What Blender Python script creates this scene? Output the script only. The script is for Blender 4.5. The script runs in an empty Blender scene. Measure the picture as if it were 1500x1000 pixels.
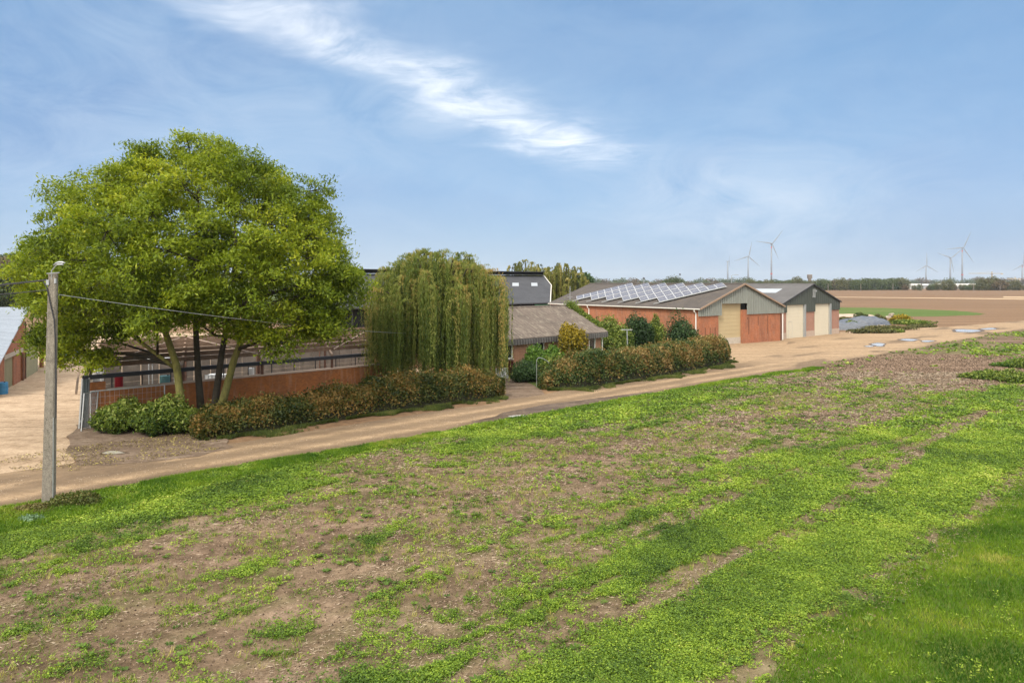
import bpy, bmesh, math, random, mathutils, mathutils.geometry
import numpy as np
from mathutils import Vector, Matrix
R = math.radians
rng = np.random.default_rng(11)
random.seed(5)
scene = bpy.context.scene
COL = scene.collection
F, H, HZ = 1050.0, 7.5, 415.0            # focal length (px of the 1500 px photo), eye height, horizon row

def G(px, py, h=0.0):                     # measure: point at height h seen at photo pixel
    Y = (H - h) * F / (py - HZ)
    return np.array(((px - 750.0) * Y / F, Y, h))
def at(px, Y, py):                        # measure: point at distance Y
    return np.array(((px - 750.0) * Y / F, Y, H - (py - HZ) * Y / F))
SA, CA = math.sin(R(47)), math.cos(R(47)) # field direction
def UV(u, v): return np.array((SA * u + CA * v, CA * u - SA * v))
def toUV(x, y): return SA * x + CA * y, CA * x - SA * y

# ---------------------------------------------------------------- numpy value noise
_tab = np.random.default_rng(3).random((256, 256))
def vnoise(x, y):
    x = np.asarray(x, float); y = np.asarray(y, float)
    xi = np.floor(x).astype(int); yi = np.floor(y).astype(int)
    fx = x - xi; fy = y - yi
    fx = fx * fx * (3 - 2 * fx); fy = fy * fy * (3 - 2 * fy)
    g = lambda a, b: _tab[a & 255, b & 255]
    return (g(xi, yi) * (1 - fx) + g(xi + 1, yi) * fx) * (1 - fy) + (g(xi, yi + 1) * (1 - fx) + g(xi + 1, yi + 1) * fx) * fy
def fbm(x, y, o=4):
    s = 0; a = .5; t = 0
    for i in range(o):
        s = s + a * vnoise(x * 2 ** i + 17 * i, y * 2 ** i + 31 * i); t += a; a *= .5
    return s / t
def sst(a, b, x):
    t = np.clip((x - a) / (b - a), 0, 1); return t * t * (3 - 2 * t)

# ---------------------------------------------------------------- materials
def new_mat(name):
    m = bpy.data.materials.new(name); m.use_nodes = True
    nt = m.node_tree; nt.nodes.clear()
    o = nt.nodes.new('ShaderNodeOutputMaterial'); b = nt.nodes.new('ShaderNodeBsdfPrincipled')
    nt.links.new(b.outputs[0], o.inputs[0]); b.inputs['Specular IOR Level'].default_value = .3
    return m, nt, b, o
def nd(nt, t, ins=None, **kw):
    n = nt.nodes.new(t)
    for k, v in kw.items(): setattr(n, k, v)
    for k, v in (ins or {}).items():
        if hasattr(v, 'links') or isinstance(v, bpy.types.NodeSocket): nt.links.new(v, n.inputs[k])
        else: n.inputs[k].default_value = v
    return n
def rgb(c): return (c[0], c[1], c[2], 1)
def mixc(nt, f, a, b, mode='MIX'):
    n = nt.nodes.new('ShaderNodeMix'); n.data_type = 'RGBA'; n.blend_type = mode
    for i, v in ((0, f), (6, a), (7, b)):
        if isinstance(v, bpy.types.NodeSocket): nt.links.new(v, n.inputs[i])
        else: n.inputs[i].default_value = v if i == 0 else rgb(v)
    return n.outputs[2]
def ramp(nt, f, stops, interp='LINEAR'):
    n = nt.nodes.new('ShaderNodeValToRGB'); nt.links.new(f, n.inputs[0]); cr = n.color_ramp; cr.interpolation = interp
    while len(cr.elements) < len(stops): cr.elements.new(.5)
    for e, (p, c) in zip(cr.elements, stops):
        e.position = p; e.color = rgb(c) if hasattr(c, '__len__') else (c, c, c, 1)
    return n.outputs[0]
def obco(nt, scale=(1, 1, 1), rot=0, kind='Object'):
    tc = nd(nt, 'ShaderNodeTexCoord'); mp = nd(nt, 'ShaderNodeMapping', {0: tc.outputs[kind]})
    mp.inputs['Scale'].default_value = scale; mp.inputs['Rotation'].default_value = (0, 0, rot)
    return mp.outputs[0]
def noise(nt, co, s, det=4, rough=.55, dist=0):
    n = nd(nt, 'ShaderNodeTexNoise', {'Vector': co}); n.inputs['Scale'].default_value = s; n.inputs['Detail'].default_value = det
    n.inputs['Roughness'].default_value = rough; n.inputs['Distortion'].default_value = dist
    return n.outputs[0]
def bump(nt, b, h, st, dist=.05):
    n = nd(nt, 'ShaderNodeBump', {'Height': h}); n.inputs['Strength'].default_value = st; n.inputs['Distance'].default_value = dist
    nt.links.new(n.outputs[0], b.inputs['Normal'])
def plain(name, c, rough=.6, metal=0, var=.25, sc=3.0, c2=None, stretch=(1, 1, 1), bmp=0, fine=25):
    m, nt, b, o = new_mat(name); co = obco(nt, stretch)
    n1 = noise(nt, co, sc, 5, .65); n2 = noise(nt, co, fine, 3)
    c2 = c2 or tuple(x * (1 - var) for x in c)
    k = ramp(nt, n1, [(.35, c2), (.68, c)])
    k = mixc(nt, .35, k, ramp(nt, n2, [(.3, tuple(x * .7 for x in c)), (.7, tuple(min(1, x * 1.2) for x in c))]))
    nt.links.new(k, b.inputs['Base Color']); b.inputs['Roughness'].default_value = rough; b.inputs['Metallic'].default_value = metal
    if bmp: bump(nt, b, n2, bmp, .02)
    return m
def leafm(name, stops, trans=.35, rough=.55, patch=0):
    """leaf: colour by per-leaf tint attribute, part of the light passes through"""
    m, nt, b, o = new_mat(name)
    a = nd(nt, 'ShaderNodeAttribute', attribute_name='tint')
    fac = a.outputs['Fac']
    if patch:
        n = noise(nt, obco(nt), patch, 3, .6)
        mm = nd(nt, 'ShaderNodeMath', {0: n, 1: -.5}, operation='ADD')
        m2 = nd(nt, 'ShaderNodeMath', {0: mm.outputs[0], 1: 1.3, 2: fac}, operation='MULTIPLY_ADD'); m2.use_clamp = True
        fac = m2.outputs[0]
    c = ramp(nt, fac, stops)
    nt.links.new(c, b.inputs['Base Color']); b.inputs['Roughness'].default_value = rough
    b.inputs['Specular IOR Level'].default_value = .25
    t = nd(nt, 'ShaderNodeBsdfTranslucent', {'Color': mixc(nt, .6, c, (1.0, 1.0, .35), 'MULTIPLY')})
    t.inputs['Color'].default_value = (1, 1, 1, 1)
    mx = nd(nt, 'ShaderNodeMixShader', {0: trans, 1: b.outputs[0], 2: t.outputs[0]})
    nt.links.new(mx.outputs[0], o.inputs[0])
    return m
def brick(name, c1, c2, mortar, sc=1.0, dirt=.3):
    m, nt, b, o = new_mat(name)
    tc = nd(nt, 'ShaderNodeTexCoord'); sp = nd(nt, 'ShaderNodeSeparateXYZ', {0: tc.outputs['Object']})
    ad = nd(nt, 'ShaderNodeMath', {0: sp.outputs[0], 1: sp.outputs[1]}, operation='ADD')
    cb = nd(nt, 'ShaderNodeCombineXYZ', {0: ad.outputs[0], 1: sp.outputs[2]})
    bt = nd(nt, 'ShaderNodeTexBrick', {'Vector': cb.outputs[0]})
    bt.inputs['Color1'].default_value = rgb(c1); bt.inputs['Color2'].default_value = rgb(c2); bt.inputs['Mortar'].default_value = rgb(mortar)
    bt.inputs['Scale'].default_value = 1; bt.inputs['Brick Width'].default_value = .22 * sc; bt.inputs['Row Height'].default_value = .075 * sc
    bt.inputs['Mortar Size'].default_value = .009 * sc; bt.inputs['Bias'].default_value = 0
    n = noise(nt, obco(nt, (1, 1, .6)), .7, 6, .7); n2 = noise(nt, obco(nt, (3, 3, .5)), 1.4, 4, .6)
    k = mixc(nt, ramp(nt, n, [(.42, 0.0), (.75, dirt)]), bt.outputs[0], (.09, .06, .045))
    k = mixc(nt, ramp(nt, n2, [(.5, 0.0), (.85, .3)]), k, (.42, .34, .27))
    nt.links.new(k, b.inputs['Base Color']); b.inputs['Roughness'].default_value = .85
    bump(nt, b, bt.outputs[1], .3, .01)
    return m

# ---------------------------------------------------------------- mesh building
def link(name, me, parent=None, mats=None):
    o = bpy.data.objects.new(name, me); COL.objects.link(o)
    if mats:
        for m in (mats if isinstance(mats, (list, tuple)) else [mats]): me.materials.append(m)
    if parent is not None: o.parent = parent
    return o
def tag(o, label=None, cat=None, group=None, kind=None):
    if label: o['label'] = label
    if cat: o['category'] = cat
    if group: o['group'] = group
    if kind: o['kind'] = kind
    return o
def thing(name, label, cat, loc=(0, 0, 0), rz=0.0, group=None):
    o = bpy.data.objects.new(name, None); COL.objects.link(o); o.location = tuple(float(c) for c in loc); o.rotation_euler = (0, 0, rz)
    o.empty_display_size = .3
    return tag(o, label, cat, group)
def copy_tree(o, parent=None):
    c = o.copy(); COL.objects.link(c); c.parent = parent
    for ch in list(o.children): copy_tree(ch, c)
    return c

class MB:
    def __init__(s): s.v = []; s.f = []; s.m = []
    def add(s, vs, fs, m=0):
        b = len(s.v); s.v += [tuple(float(c) for c in v) for v in vs]; s.f += [tuple(b + i for i in f) for f in fs]; s.m += [m] * len(fs)
    def box(s, x0, y0, z0, x1, y1, z1, m=0):
        s.add([(x0, y0, z0), (x1, y0, z0), (x1, y1, z0), (x0, y1, z0), (x0, y0, z1), (x1, y0, z1), (x1, y1, z1), (x0, y1, z1)],
              [(0, 3, 2, 1), (4, 5, 6, 7), (0, 1, 5, 4), (1, 2, 6, 5), (2, 3, 7, 6), (3, 0, 4, 7)], m)
    def bar(s, a, b, w, h=None, m=0):
        a = Vector(a); b = Vector(b); d = (b - a); L = d.length; h = h or w
        d.normalize(); up = Vector((0, 0, 1)) if abs(d.z) < .95 else Vector((0, 1, 0))
        r = d.cross(up).normalized(); u = r.cross(d).normalized()
        vs = [p + r * sx * w / 2 + u * sz * h / 2 for p in (a, b) for sx, sz in ((-1, -1), (1, -1), (1, 1), (-1, 1))]
        s.add(vs, [(0, 1, 2, 3), (7, 6, 5, 4), (0, 4, 5, 1), (1, 5, 6, 2), (2, 6, 7, 3), (3, 7, 4, 0)], m)
    def tube(s, pts, rs, n=8, m=0, cap=True):
        pts = [Vector(p) for p in pts]
        if not hasattr(rs, '__len__'): rs = [rs] * len(pts)
        b = len(s.v); ref = None
        for i, p in enumerate(pts):
            d = (pts[min(i + 1, len(pts) - 1)] - pts[max(i - 1, 0)]).normalized()
            if ref is None: ref = Vector((1, 0, 0)) if abs(d.x) < .8 else Vector((0, 1, 0))
            r = (ref - d * ref.dot(d)).normalized(); ref = r; u = d.cross(r)
            for k in range(n):
                a = 2 * math.pi * k / n
                s.v.append(tuple(p + (r * math.cos(a) + u * math.sin(a)) * rs[i]))
        for i in range(len(pts) - 1):
            for k in range(n):
                s.f.append((b + i * n + k, b + i * n + (k + 1) % n, b + (i + 1) * n + (k + 1) % n, b + (i + 1) * n + k)); s.m.append(m)
        if cap:
            s.f.append(tuple(b + k for k in range(n - 1, -1, -1))); s.m.append(m)
            e = b + (len(pts) - 1) * n; s.f.append(tuple(e + k for k in range(n))); s.m.append(m)
    def quad(s, a, b, c, d, m=0): s.add([a, b, c, d], [(0, 1, 2, 3)], m)
    def slab(s, a, b, c, d, t, m=0):      # a thick sheet: a,b,c,d counter-clockwise from above, thickness down the normal
        a, b, c, d = [Vector(p) for p in (a, b, c, d)]; n = (b - a).cross(d - a).normalized() * t
        s.add([a - n, b - n, c - n, d - n, a, b, c, d], [(0, 3, 2, 1), (4, 5, 6, 7), (0, 1, 5, 4), (1, 2, 6, 5), (2, 3, 7, 6), (3, 0, 4, 7)], m)
    def corr(s, a, b, c, d, pitch=.18, amp=.025, per=4, t=.012, m=0, rows=1):
        """corrugated sheet; waves run along a->b, ribs go a->d"""
        a, b, c, d = [Vector(p) for p in (a, b, c, d)]; n = (b - a).cross(d - a).normalized()
        N = max(4, int((b - a).length / pitch * per)); base = len(s.v); J = rows + 1
        for layer in (0, 1):
            for j in range(J):
                for i in range(N + 1):
                    f = i / N; o = n * (amp * math.sin(2 * math.pi * i / per) - layer * t)
                    s.v.append(tuple(a.lerp(b, f).lerp(d.lerp(c, f), j / rows) + o))
        W = N + 1; Lf = W * J
        for j in range(rows):
            for i in range(N):
                q = base + j * W + i
                s.f.append((q, q + 1, q + W + 1, q + W)); s.m.append(m)
                q += Lf; s.f.append((q, q + W, q + W + 1, q + 1)); s.m.append(m)
        for i in range(N):
            q = base + i; s.f.append((q, q + Lf, q + Lf + 1, q + 1)); s.m.append(m)
            q = base + rows * W + i; s.f.append((q, q + 1, q + Lf + 1, q + Lf)); s.m.append(m)
    def prism(s, prof, y0, y1, m=0):      # profile in (x,z) extruded along y
        n = len(prof); vs = [(x, y0, z) for x, z in prof] + [(x, y1, z) for x, z in prof]
        s.add(vs, [tuple(range(n)), tuple(range(2 * n - 1, n - 1, -1))] + [(i, i + n, (i + 1) % n + n, (i + 1) % n) for i in range(n)], m)
    def build(s, name, mats, parent=None, org=None, smooth=False):
        me = bpy.data.meshes.new(name)
        v = s.v
        if org is not None: v = [(a - org[0], b - org[1], c - org[2]) for a, b, c in v]
        me.from_pydata(v, [], s.f); o = link(name, me, parent, mats)
        if isinstance(mats, (list, tuple)) and len(mats) > 1:
            me.polygons.foreach_set('material_index', s.m)
        if smooth: me.polygons.foreach_set('use_smooth', [True] * len(s.f))
        me.update(); return o

def npmesh(name, V, K, mats, parent=None, tint=None, smooth=False, nrm=None):
    """V: (n*K,3) vertices, polygons of K corners each"""
    n = len(V) // K
    me = bpy.data.meshes.new(name); me.vertices.add(n * K); me.loops.add(n * K); me.polygons.add(n)
    me.vertices.foreach_set('co', np.ascontiguousarray(V, np.float32).ravel())
    me.loops.foreach_set('vertex_index', np.arange(n * K, dtype=np.int32))
    me.polygons.foreach_set('loop_start', np.arange(0, n * K, K, dtype=np.int32))
    if tint is not None:
        at_ = me.attributes.new('tint', 'FLOAT', 'FACE'); at_.data.foreach_set('value', np.clip(tint, 0, 1).astype(np.float32))
    me.update(calc_edges=True)
    return link(name, me, parent, mats)
def unit(a): return a / np.maximum(np.linalg.norm(a, axis=1, keepdims=True), 1e-9)
def leafquads(C, L, Wd, axis=None, nb=None, spread=1.0):
    """diamond leaves: C centres, L length, Wd width, axis: preferred long direction, nb: preferred normal"""
    n = len(C); d = unit(rng.normal(size=(n, 3)))
    if axis is not None: d = unit(d * spread + axis)
    r = rng.normal(size=(n, 3))
    if nb is not None: r = r * .8 + np.cross(nb, d) * 1.3
    w = unit(r - d * np.sum(r * d, 1, keepdims=True)); nn = np.cross(d, w)
    L = np.broadcast_to(L, n)[:, None] * .5; Wd = np.broadcast_to(Wd, n)[:, None] * .5
    V = np.stack((C - d * L, C - w * Wd + d * L * .1 + nn * L * .15, C + d * L, C + w * Wd + d * L * .1 + nn * L * .15), 1)
    return V.reshape(-1, 3)
def ballpts(n, r=1.0, shell=0.0):
    d = unit(rng.normal(size=(n, 3))); q = (shell ** 3 + (1 - shell ** 3) * rng.random(n)) ** (1 / 3)
    return d * q[:, None] * r
SKYC = [(2.45, 3.55, 4.95), (1.7, 2.9, 4.75), (.95, 2.1, 3.95), (4.3, 5.1, 6.1), (7.2, 7.5, 7.9)]
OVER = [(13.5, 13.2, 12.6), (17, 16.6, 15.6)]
SUN_E = 2.6
EXPO = 0.68
HAZE = 0.00009
# ================================================================ camera, world, light
cam = bpy.data.cameras.new('camera'); co_ = bpy.data.objects.new('camera', cam); COL.objects.link(co_); scene.camera = co_
cam.sensor_width = 36; cam.lens = 36 * F / 1500; cam.shift_y = -(500 - HZ) / 1500; cam.clip_start = .1; cam.clip_end = 20000
co_.location = (0, 0, H); co_.rotation_euler = (R(90), 0, 0)
SUN_EL, SUN_AZ = R(42), R(205)            # azimuth clockwise from +Y (view direction)
w = bpy.data.worlds.new('World'); scene.world = w; w.use_nodes = True; nt = w.node_tree; nt.nodes.clear()
out = nt.nodes.new('ShaderNodeOutputWorld'); bg = nt.nodes.new('ShaderNodeBackground'); nt.links.new(bg.outputs[0], out.inputs[0])
sky = nt.nodes.new('ShaderNodeTexSky'); sky.sky_type = 'NISHITA'; sky.sun_disc = False; sky.sun_elevation = SUN_EL; sky.sun_rotation = SUN_AZ
sky.altitude = 60; sky.air_density = 1.0; sky.dust_density = .6; sky.ozone_density = 2.0
bg.inputs[1].default_value = .1
tc = nd(nt, 'ShaderNodeTexCoord'); sp = nd(nt, 'ShaderNodeSeparateXYZ', {0: tc.outputs['Generated']})
def M(op, a, b=0.0, c=0.0, clamp=False):
    n = nd(nt, 'ShaderNodeMath', {0: a, 1: b, 2: c}, operation=op); n.use_clamp = clamp; return n.outputs[0]
zz = M('MAXIMUM', sp.outputs[2], .015)
cx = M('DIVIDE', sp.outputs[0], zz); cy = M('DIVIDE', sp.outputs[1], zz)      # a flat cloud layer overhead
pl = nd(nt, 'ShaderNodeCombineXYZ', {0: cx, 1: cy}).outputs[0]
# angular coordinates keep the far cloud texture from being squashed
an = nd(nt, 'ShaderNodeMapping', {0: tc.outputs['Generated']}); an.inputs['Scale'].default_value = (1, 1, 2.2)
n1 = noise(nt, an.outputs[0], 2.1, 6, .55, .4); n2 = noise(nt, an.outputs[0], 6.5, 8, .66, 1.0); n3 = noise(nt, pl, 2.3, 9, .68, .7)
# wisp: a streak of torn cirrus in the layer, from one end point to the other
ax_, ay_, bx_, by_ = -.90, 2.62, .92, 6.3
L_ = math.hypot(bx_ - ax_, by_ - ay_); tx, ty = (bx_ - ax_) / L_, (by_ - ay_) / L_
dx = M('ADD', cx, -ax_); dy = M('ADD', cy, -ay_)
al = M('ADD', M('MULTIPLY', dx, tx), M('MULTIPLY', dy, ty))
pe = M('SUBTRACT', M('MULTIPLY', dx, ty), M('MULTIPLY', dy, tx))
wob = noise(nt, pl, .9, 4, .6); pe = M('ADD', pe, M('MULTIPLY', M('ADD', wob, -.5), 1.1))
t_ = M('DIVIDE', al, L_)
wid = M('ADD', M('MULTIPLY', t_, .26), .17)
core = M('POWER', 2.718, M('MULTIPLY', M('POWER', M('DIVIDE', M('ABSOLUTE', pe), wid), 2.0), -1.0))
ends = M('MULTIPLY', nd(nt, 'ShaderNodeMapRange', {0: t_, 1: -.25, 2: .12}, interpolation_type='SMOOTHSTEP').outputs[0],
         nd(nt, 'ShaderNodeMapRange', {0: t_, 1: 1.12, 2: .62}, interpolation_type='SMOOTHSTEP').outputs[0])
torn = nd(nt, 'ShaderNodeMapRange', {0: n3, 1: .34, 2: .68}).outputs[0]
front = nd(nt, 'ShaderNodeMapRange', {0: sp.outputs[1], 1: 0.0, 2: .2}).outputs[0]
wisp = M('MULTIPLY', M('MULTIPLY', core, ends), M('MULTIPLY', M('MULTIPLY_ADD', torn, .80, .20), front))
wisp = M('MULTIPLY', wisp, .95, clamp=True)
# soft pale veil low on the right, and mottling
def glow(px, py, rx, ry):
    d = Vector(((px - 750) / F, 1, (HZ - py) / F)).normalized()
    sx = M('DIVIDE', M('ADD', sp.outputs[0], -d.x), rx); sz = M('DIVIDE', M('ADD', sp.outputs[2], -d.z), ry)
    r2 = M('ADD', M('MULTIPLY', sx, sx), M('MULTIPLY', sz, sz))
    return M('MULTIPLY', M('POWER', 2.718, M('MULTIPLY', r2, -1.0)), front)
g1 = glow(1070, 310, .17, .075); g2 = glow(130, 190, .38, .18); g3 = glow(640, 165, .13, .05)
veil = nd(nt, 'ShaderNodeMapRange', {0: M('ADD', n1, M('MULTIPLY', n2, .35)), 1: .50, 2: .86}, interpolation_type='SMOOTHSTEP').outputs[0]
vg = nd(nt, 'ShaderNodeMapRange', {0: n2, 1: .36, 2: .66}).outputs[0]
soft = M('ADD', M('MULTIPLY', veil, .17), M('MULTIPLY', vg, M('ADD', M('MULTIPLY', g1, .75), M('ADD', M('MULTIPLY', g2, .25), M('MULTIPLY', g3, .22)))), clamp=True)
lowf = nd(nt, 'ShaderNodeMapRange', {0: sp.outputs[2], 1: 0.0, 2: .42}).outputs[0]
base = ramp(nt, lowf, [(0, SKYC[0]), (.3, SKYC[1]), (1, SKYC[2])])
mixs = mixc(nt, .88, sky.outputs[0], base)          # a high thin overcast evens out the clear sky
dark = nd(nt, 'ShaderNodeMapRange', {0: noise(nt, an.outputs[0], 1.5, 5, .5, .3), 1: .38, 2: .62, 3: .86, 4: 1.06}).outputs[0]
mixs = mixc(nt, 1.0, mixs, nd(nt, 'ShaderNodeCombineXYZ', {0: dark, 1: dark, 2: nd(nt, 'ShaderNodeMapRange', {0: dark, 1: .86, 2: 1.06, 3: .92, 4: 1.03}).outputs[0]}).outputs[0], 'MULTIPLY')
mixs = mixc(nt, soft, mixs, SKYC[3]); mixs = mixc(nt, wisp, mixs, SKYC[4])
# brightness added to the unseen sky overhead and behind the viewer, lighting the ground
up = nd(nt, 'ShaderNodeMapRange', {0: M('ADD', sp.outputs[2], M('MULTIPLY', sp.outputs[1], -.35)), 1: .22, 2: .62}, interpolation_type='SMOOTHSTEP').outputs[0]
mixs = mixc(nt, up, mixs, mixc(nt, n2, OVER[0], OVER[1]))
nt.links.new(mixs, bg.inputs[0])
sl = bpy.data.lights.new('sun', 'SUN'); sl.energy = SUN_E; sl.angle = R(14); sl.color = (1, .94, .84)
so = bpy.data.objects.new('sun', sl); COL.objects.link(so)
dv = Vector((math.sin(SUN_AZ) * math.cos(SUN_EL), math.cos(SUN_AZ) * math.cos(SUN_EL), math.sin(SUN_EL)))
so.rotation_euler = dv.to_track_quat('Z', 'Y').to_euler(); so.location = (0, 0, 60)
vs = scene.view_settings; vs.view_transform = 'Standard'; vs.look = 'None'; vs.gamma = 1; vs.exposure = EXPO
scene.cycles.max_bounces = 8; scene.cycles.transparent_max_bounces = 16; scene.cycles.use_denoising = True

# ================================================================ ground materials
def ground_mat(name, stops, sc=.5, rot=R(43), stretch=(.25, 1, 1), fine=14, bmp=.5, green=None, rough=.95, mid=None):
    m, nt, b, o = new_mat(name)
    co = obco(nt, stretch, -rot); ci = obco(nt)
    a = noise(nt, co, sc, 6, .62); f = noise(nt, ci, fine, 5, .7); md = noise(nt, ci, 2.2, 5, .65)
    s = nd(nt, 'ShaderNodeMath', {0: a, 1: .55, 2: 0}, operation='MULTIPLY'); s2 = nd(nt, 'ShaderNodeMath', {0: md, 1: .45, 2: s.outputs[0]}, operation='MULTIPLY_ADD')
    k = ramp(nt, s2.outputs[0], stops)
    k = mixc(nt, .55, k, mixc(nt, 1.0, k, ramp(nt, f, [(.3, .45), (.5, .95), (.7, 1.5)]), 'MULTIPLY'))
    if green:
        at_ = nd(nt, 'ShaderNodeAttribute', attribute_name='cover')
        gm = nd(nt, 'ShaderNodeMath', {0: at_.outputs['Fac'], 1: nd(nt, 'ShaderNodeMath', {0: md, 1: 1.1, 2: .25}, operation='MULTIPLY_ADD').outputs[0]}, operation='MULTIPLY')
        gm.use_clamp = True
        k = mixc(nt, gm.outputs[0], k, green)
    nt.links.new(k, b.inputs['Base Color']); b.inputs['Roughness'].default_value = rough; b.inputs['Specular IOR Level'].default_value = .15
    hh = nd(nt, 'ShaderNodeMath', {0: f, 1: .5, 2: md}, operation='MULTIPLY_ADD')
    bump(nt, b, hh.outputs[0], bmp, .08)
    return m
m_far = ground_mat('ploughed_soil', [(.36, (.10, .062, .036)), (.5, (.165, .100, .056)), (.66, (.235, .148, .082))], sc=.16, stretch=(.06, 1, 1), fine=2.5, bmp=.5)
m_field = ground_mat('field_soil', [(.36, (.060, .037, .022)), (.46, (.115, .075, .048)), (.56, (.19, .128, .086)), (.68, (.30, .21, .15))], sc=.55, stretch=(.22, 1, 1), fine=14, bmp=1.0, green=(.075, .105, .016))
m_road = ground_mat('road_dirt', [(.30, (.13, .085, .05)), (.43, (.235, .162, .098)), (.56, (.325, .227, .138)), (.72, (.42, .305, .19))], sc=1.1, stretch=(.10, 1, 1), fine=16, bmp=.5, green=(.115, .080, .052))
m_yard = ground_mat('yard_concrete', [(.34, (.17, .115, .07)), (.44, (.30, .215, .14)), (.56, (.40, .295, .20)), (.70, (.47, .36, .25))], sc=.9, stretch=(.3, 1, 1), fine=10, bmp=.35)
m_mud = ground_mat('dark_mud', [(.35, (.09, .062, .042)), (.5, (.155, .11, .078)), (.66, (.25, .19, .14))], sc=.8, fine=9, bmp=.8)
m_wet = ground_mat('wet_mud', [(.35, (.05, .034, .022)), (.5, (.10, .07, .048)), (.66, (.19, .14, .10))], sc=.9, fine=9, bmp=.8, rough=.5)
m_verge = ground_mat('verge_soil', [(.35, (.05, .06, .018)), (.5, (.075, .10, .022)), (.66, (.12, .13, .04))], sc=.8, fine=9, bmp=.6)
m_crop = ground_mat('crop_green', [(.38, (.045, .080, .012)), (.5, (.075, .115, .020)), (.64, (.14, .135, .05))], sc=.35, stretch=(.1, 1, 1), fine=3, bmp=.5)
m_track = ground_mat('pale_track', [(.35, (.33, .23, .14)), (.6, (.42, .31, .2))], sc=.1, fine=1, bmp=.1)

# ================================================================ ground sheets
def grid(name, x0, x1, nx, y0, y1, ny, z, mat, kind='structure', cover=None, zf=None):
    X, Y = np.meshgrid(np.linspace(x0, x1, nx + 1), np.linspace(y0, y1, ny + 1))
    return sheet(name, X, Y, z, mat, kind, cover, zf)
def sheet(name, X, Y, z, mat, kind='structure', cover=None, zf=None, parent=None):
    ny, nx = X.shape[0] - 1, X.shape[1] - 1
    Z = np.full(X.shape, float(z))
    if zf is not None: Z = Z + zf(X, Y)
    V = np.stack((X, Y, Z), -1).reshape(-1, 3)
    i, j = np.meshgrid(np.arange(nx), np.arange(ny)); q = (j * (nx + 1) + i).ravel()
    Fc = np.stack((q, q + 1, q + nx + 2, q + nx + 1), 1)
    me = bpy.data.meshes.new(name); me.vertices.add(len(V)); me.vertices.foreach_set('co', V.astype(np.float32).ravel())
    me.loops.add(Fc.size); me.loops.foreach_set('vertex_index', Fc.astype(np.int32).ravel()); me.polygons.add(len(Fc))
    me.polygons.foreach_set('loop_start', np.arange(0, Fc.size, 4, dtype=np.int32)); me.polygons.foreach_set('use_smooth', np.ones(len(Fc), bool))
    if cover is not None:
        a = me.attributes.new('cover', 'FLOAT', 'POINT'); a.data.foreach_set('value', cover(X, Y).astype(np.float32).ravel())
    me.update(calc_edges=True)
    if me.polygons[0].normal.z < 0: me.flip_normals()
    o = link(name, me, parent, mat)
    if kind: o['kind'] = kind
    return o
def poly_sheet(name, pts, z, mat, jit=.3, step=.5, kind='structure', zf=None):
    """flat irregular patch: outline resampled, edge roughened, filled"""
    pts = [np.array(p[:2], float) for p in pts]; out = []
    for a, b in zip(pts, pts[1:] + pts[:1]):
        n = max(1, int(np.linalg.norm(b - a) / step))
        for k in range(n): out.append(a + (b - a) * k / n)
    P = np.array(out); d = np.roll(P, -1, 0) - np.roll(P, 1, 0); nrm = unit(np.stack((d[:, 1], -d[:, 0], d[:, 0] * 0), 1))[:, :2]
    P = P + nrm * ((fbm(P[:, 0] * .6 + 3, P[:, 1] * .6, 4) - .5) * 2.4 * jit + (rng.random(len(P)) - .5) * jit * .35)[:, None]
    vv, _, ff, *_ = mathutils.geometry.delaunay_2d_cdt([Vector(p) for p in P], [], [list(range(len(P)))], 1, 1e-4)
    me = bpy.data.meshes.new(name); me.from_pydata([(v[0], v[1], z) for v in vv], [], [tuple(f) for f in ff]); me.update()
    if len(me.polygons) and me.polygons[0].normal.z < 0: me.flip_normals()
    o = link(name, me, None, mat); tag(o, kind=kind); return o

# big ground to the horizon (rises to a low wooded ridge on the far left)
g = np.concatenate((-np.geomspace(9000, 120, 26), np.linspace(-110, 110, 45), np.geomspace(120, 9000, 26)))
gy = np.concatenate((np.linspace(-60, 160, 45), np.geomspace(170, 12000, 34)))
X, Y = np.meshgrid(g, gy)
sheet('ground', X, Y, 0, m_far)
# left hill
def hillz(X, Y):
    e = sst(-95, -330, X) * sst(230, 520, Y) * (1 - sst(1200, 2000, Y)) * (1 - sst(-1500, -2400, X))
    return e * (15 + 9 * fbm(X * .008, Y * .008, 4))
X, Y = np.meshgrid(np.linspace(-2400, -60, 60), np.linspace(200, 2100, 50))
m_hill = ground_mat('hill_grass', [(.35, (.05, .075, .02)), (.6, (.10, .12, .04))], sc=.05, fine=.5, bmp=.2)
sheet('hill', X, Y, .01, m_hill, zf=hillz)

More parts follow.
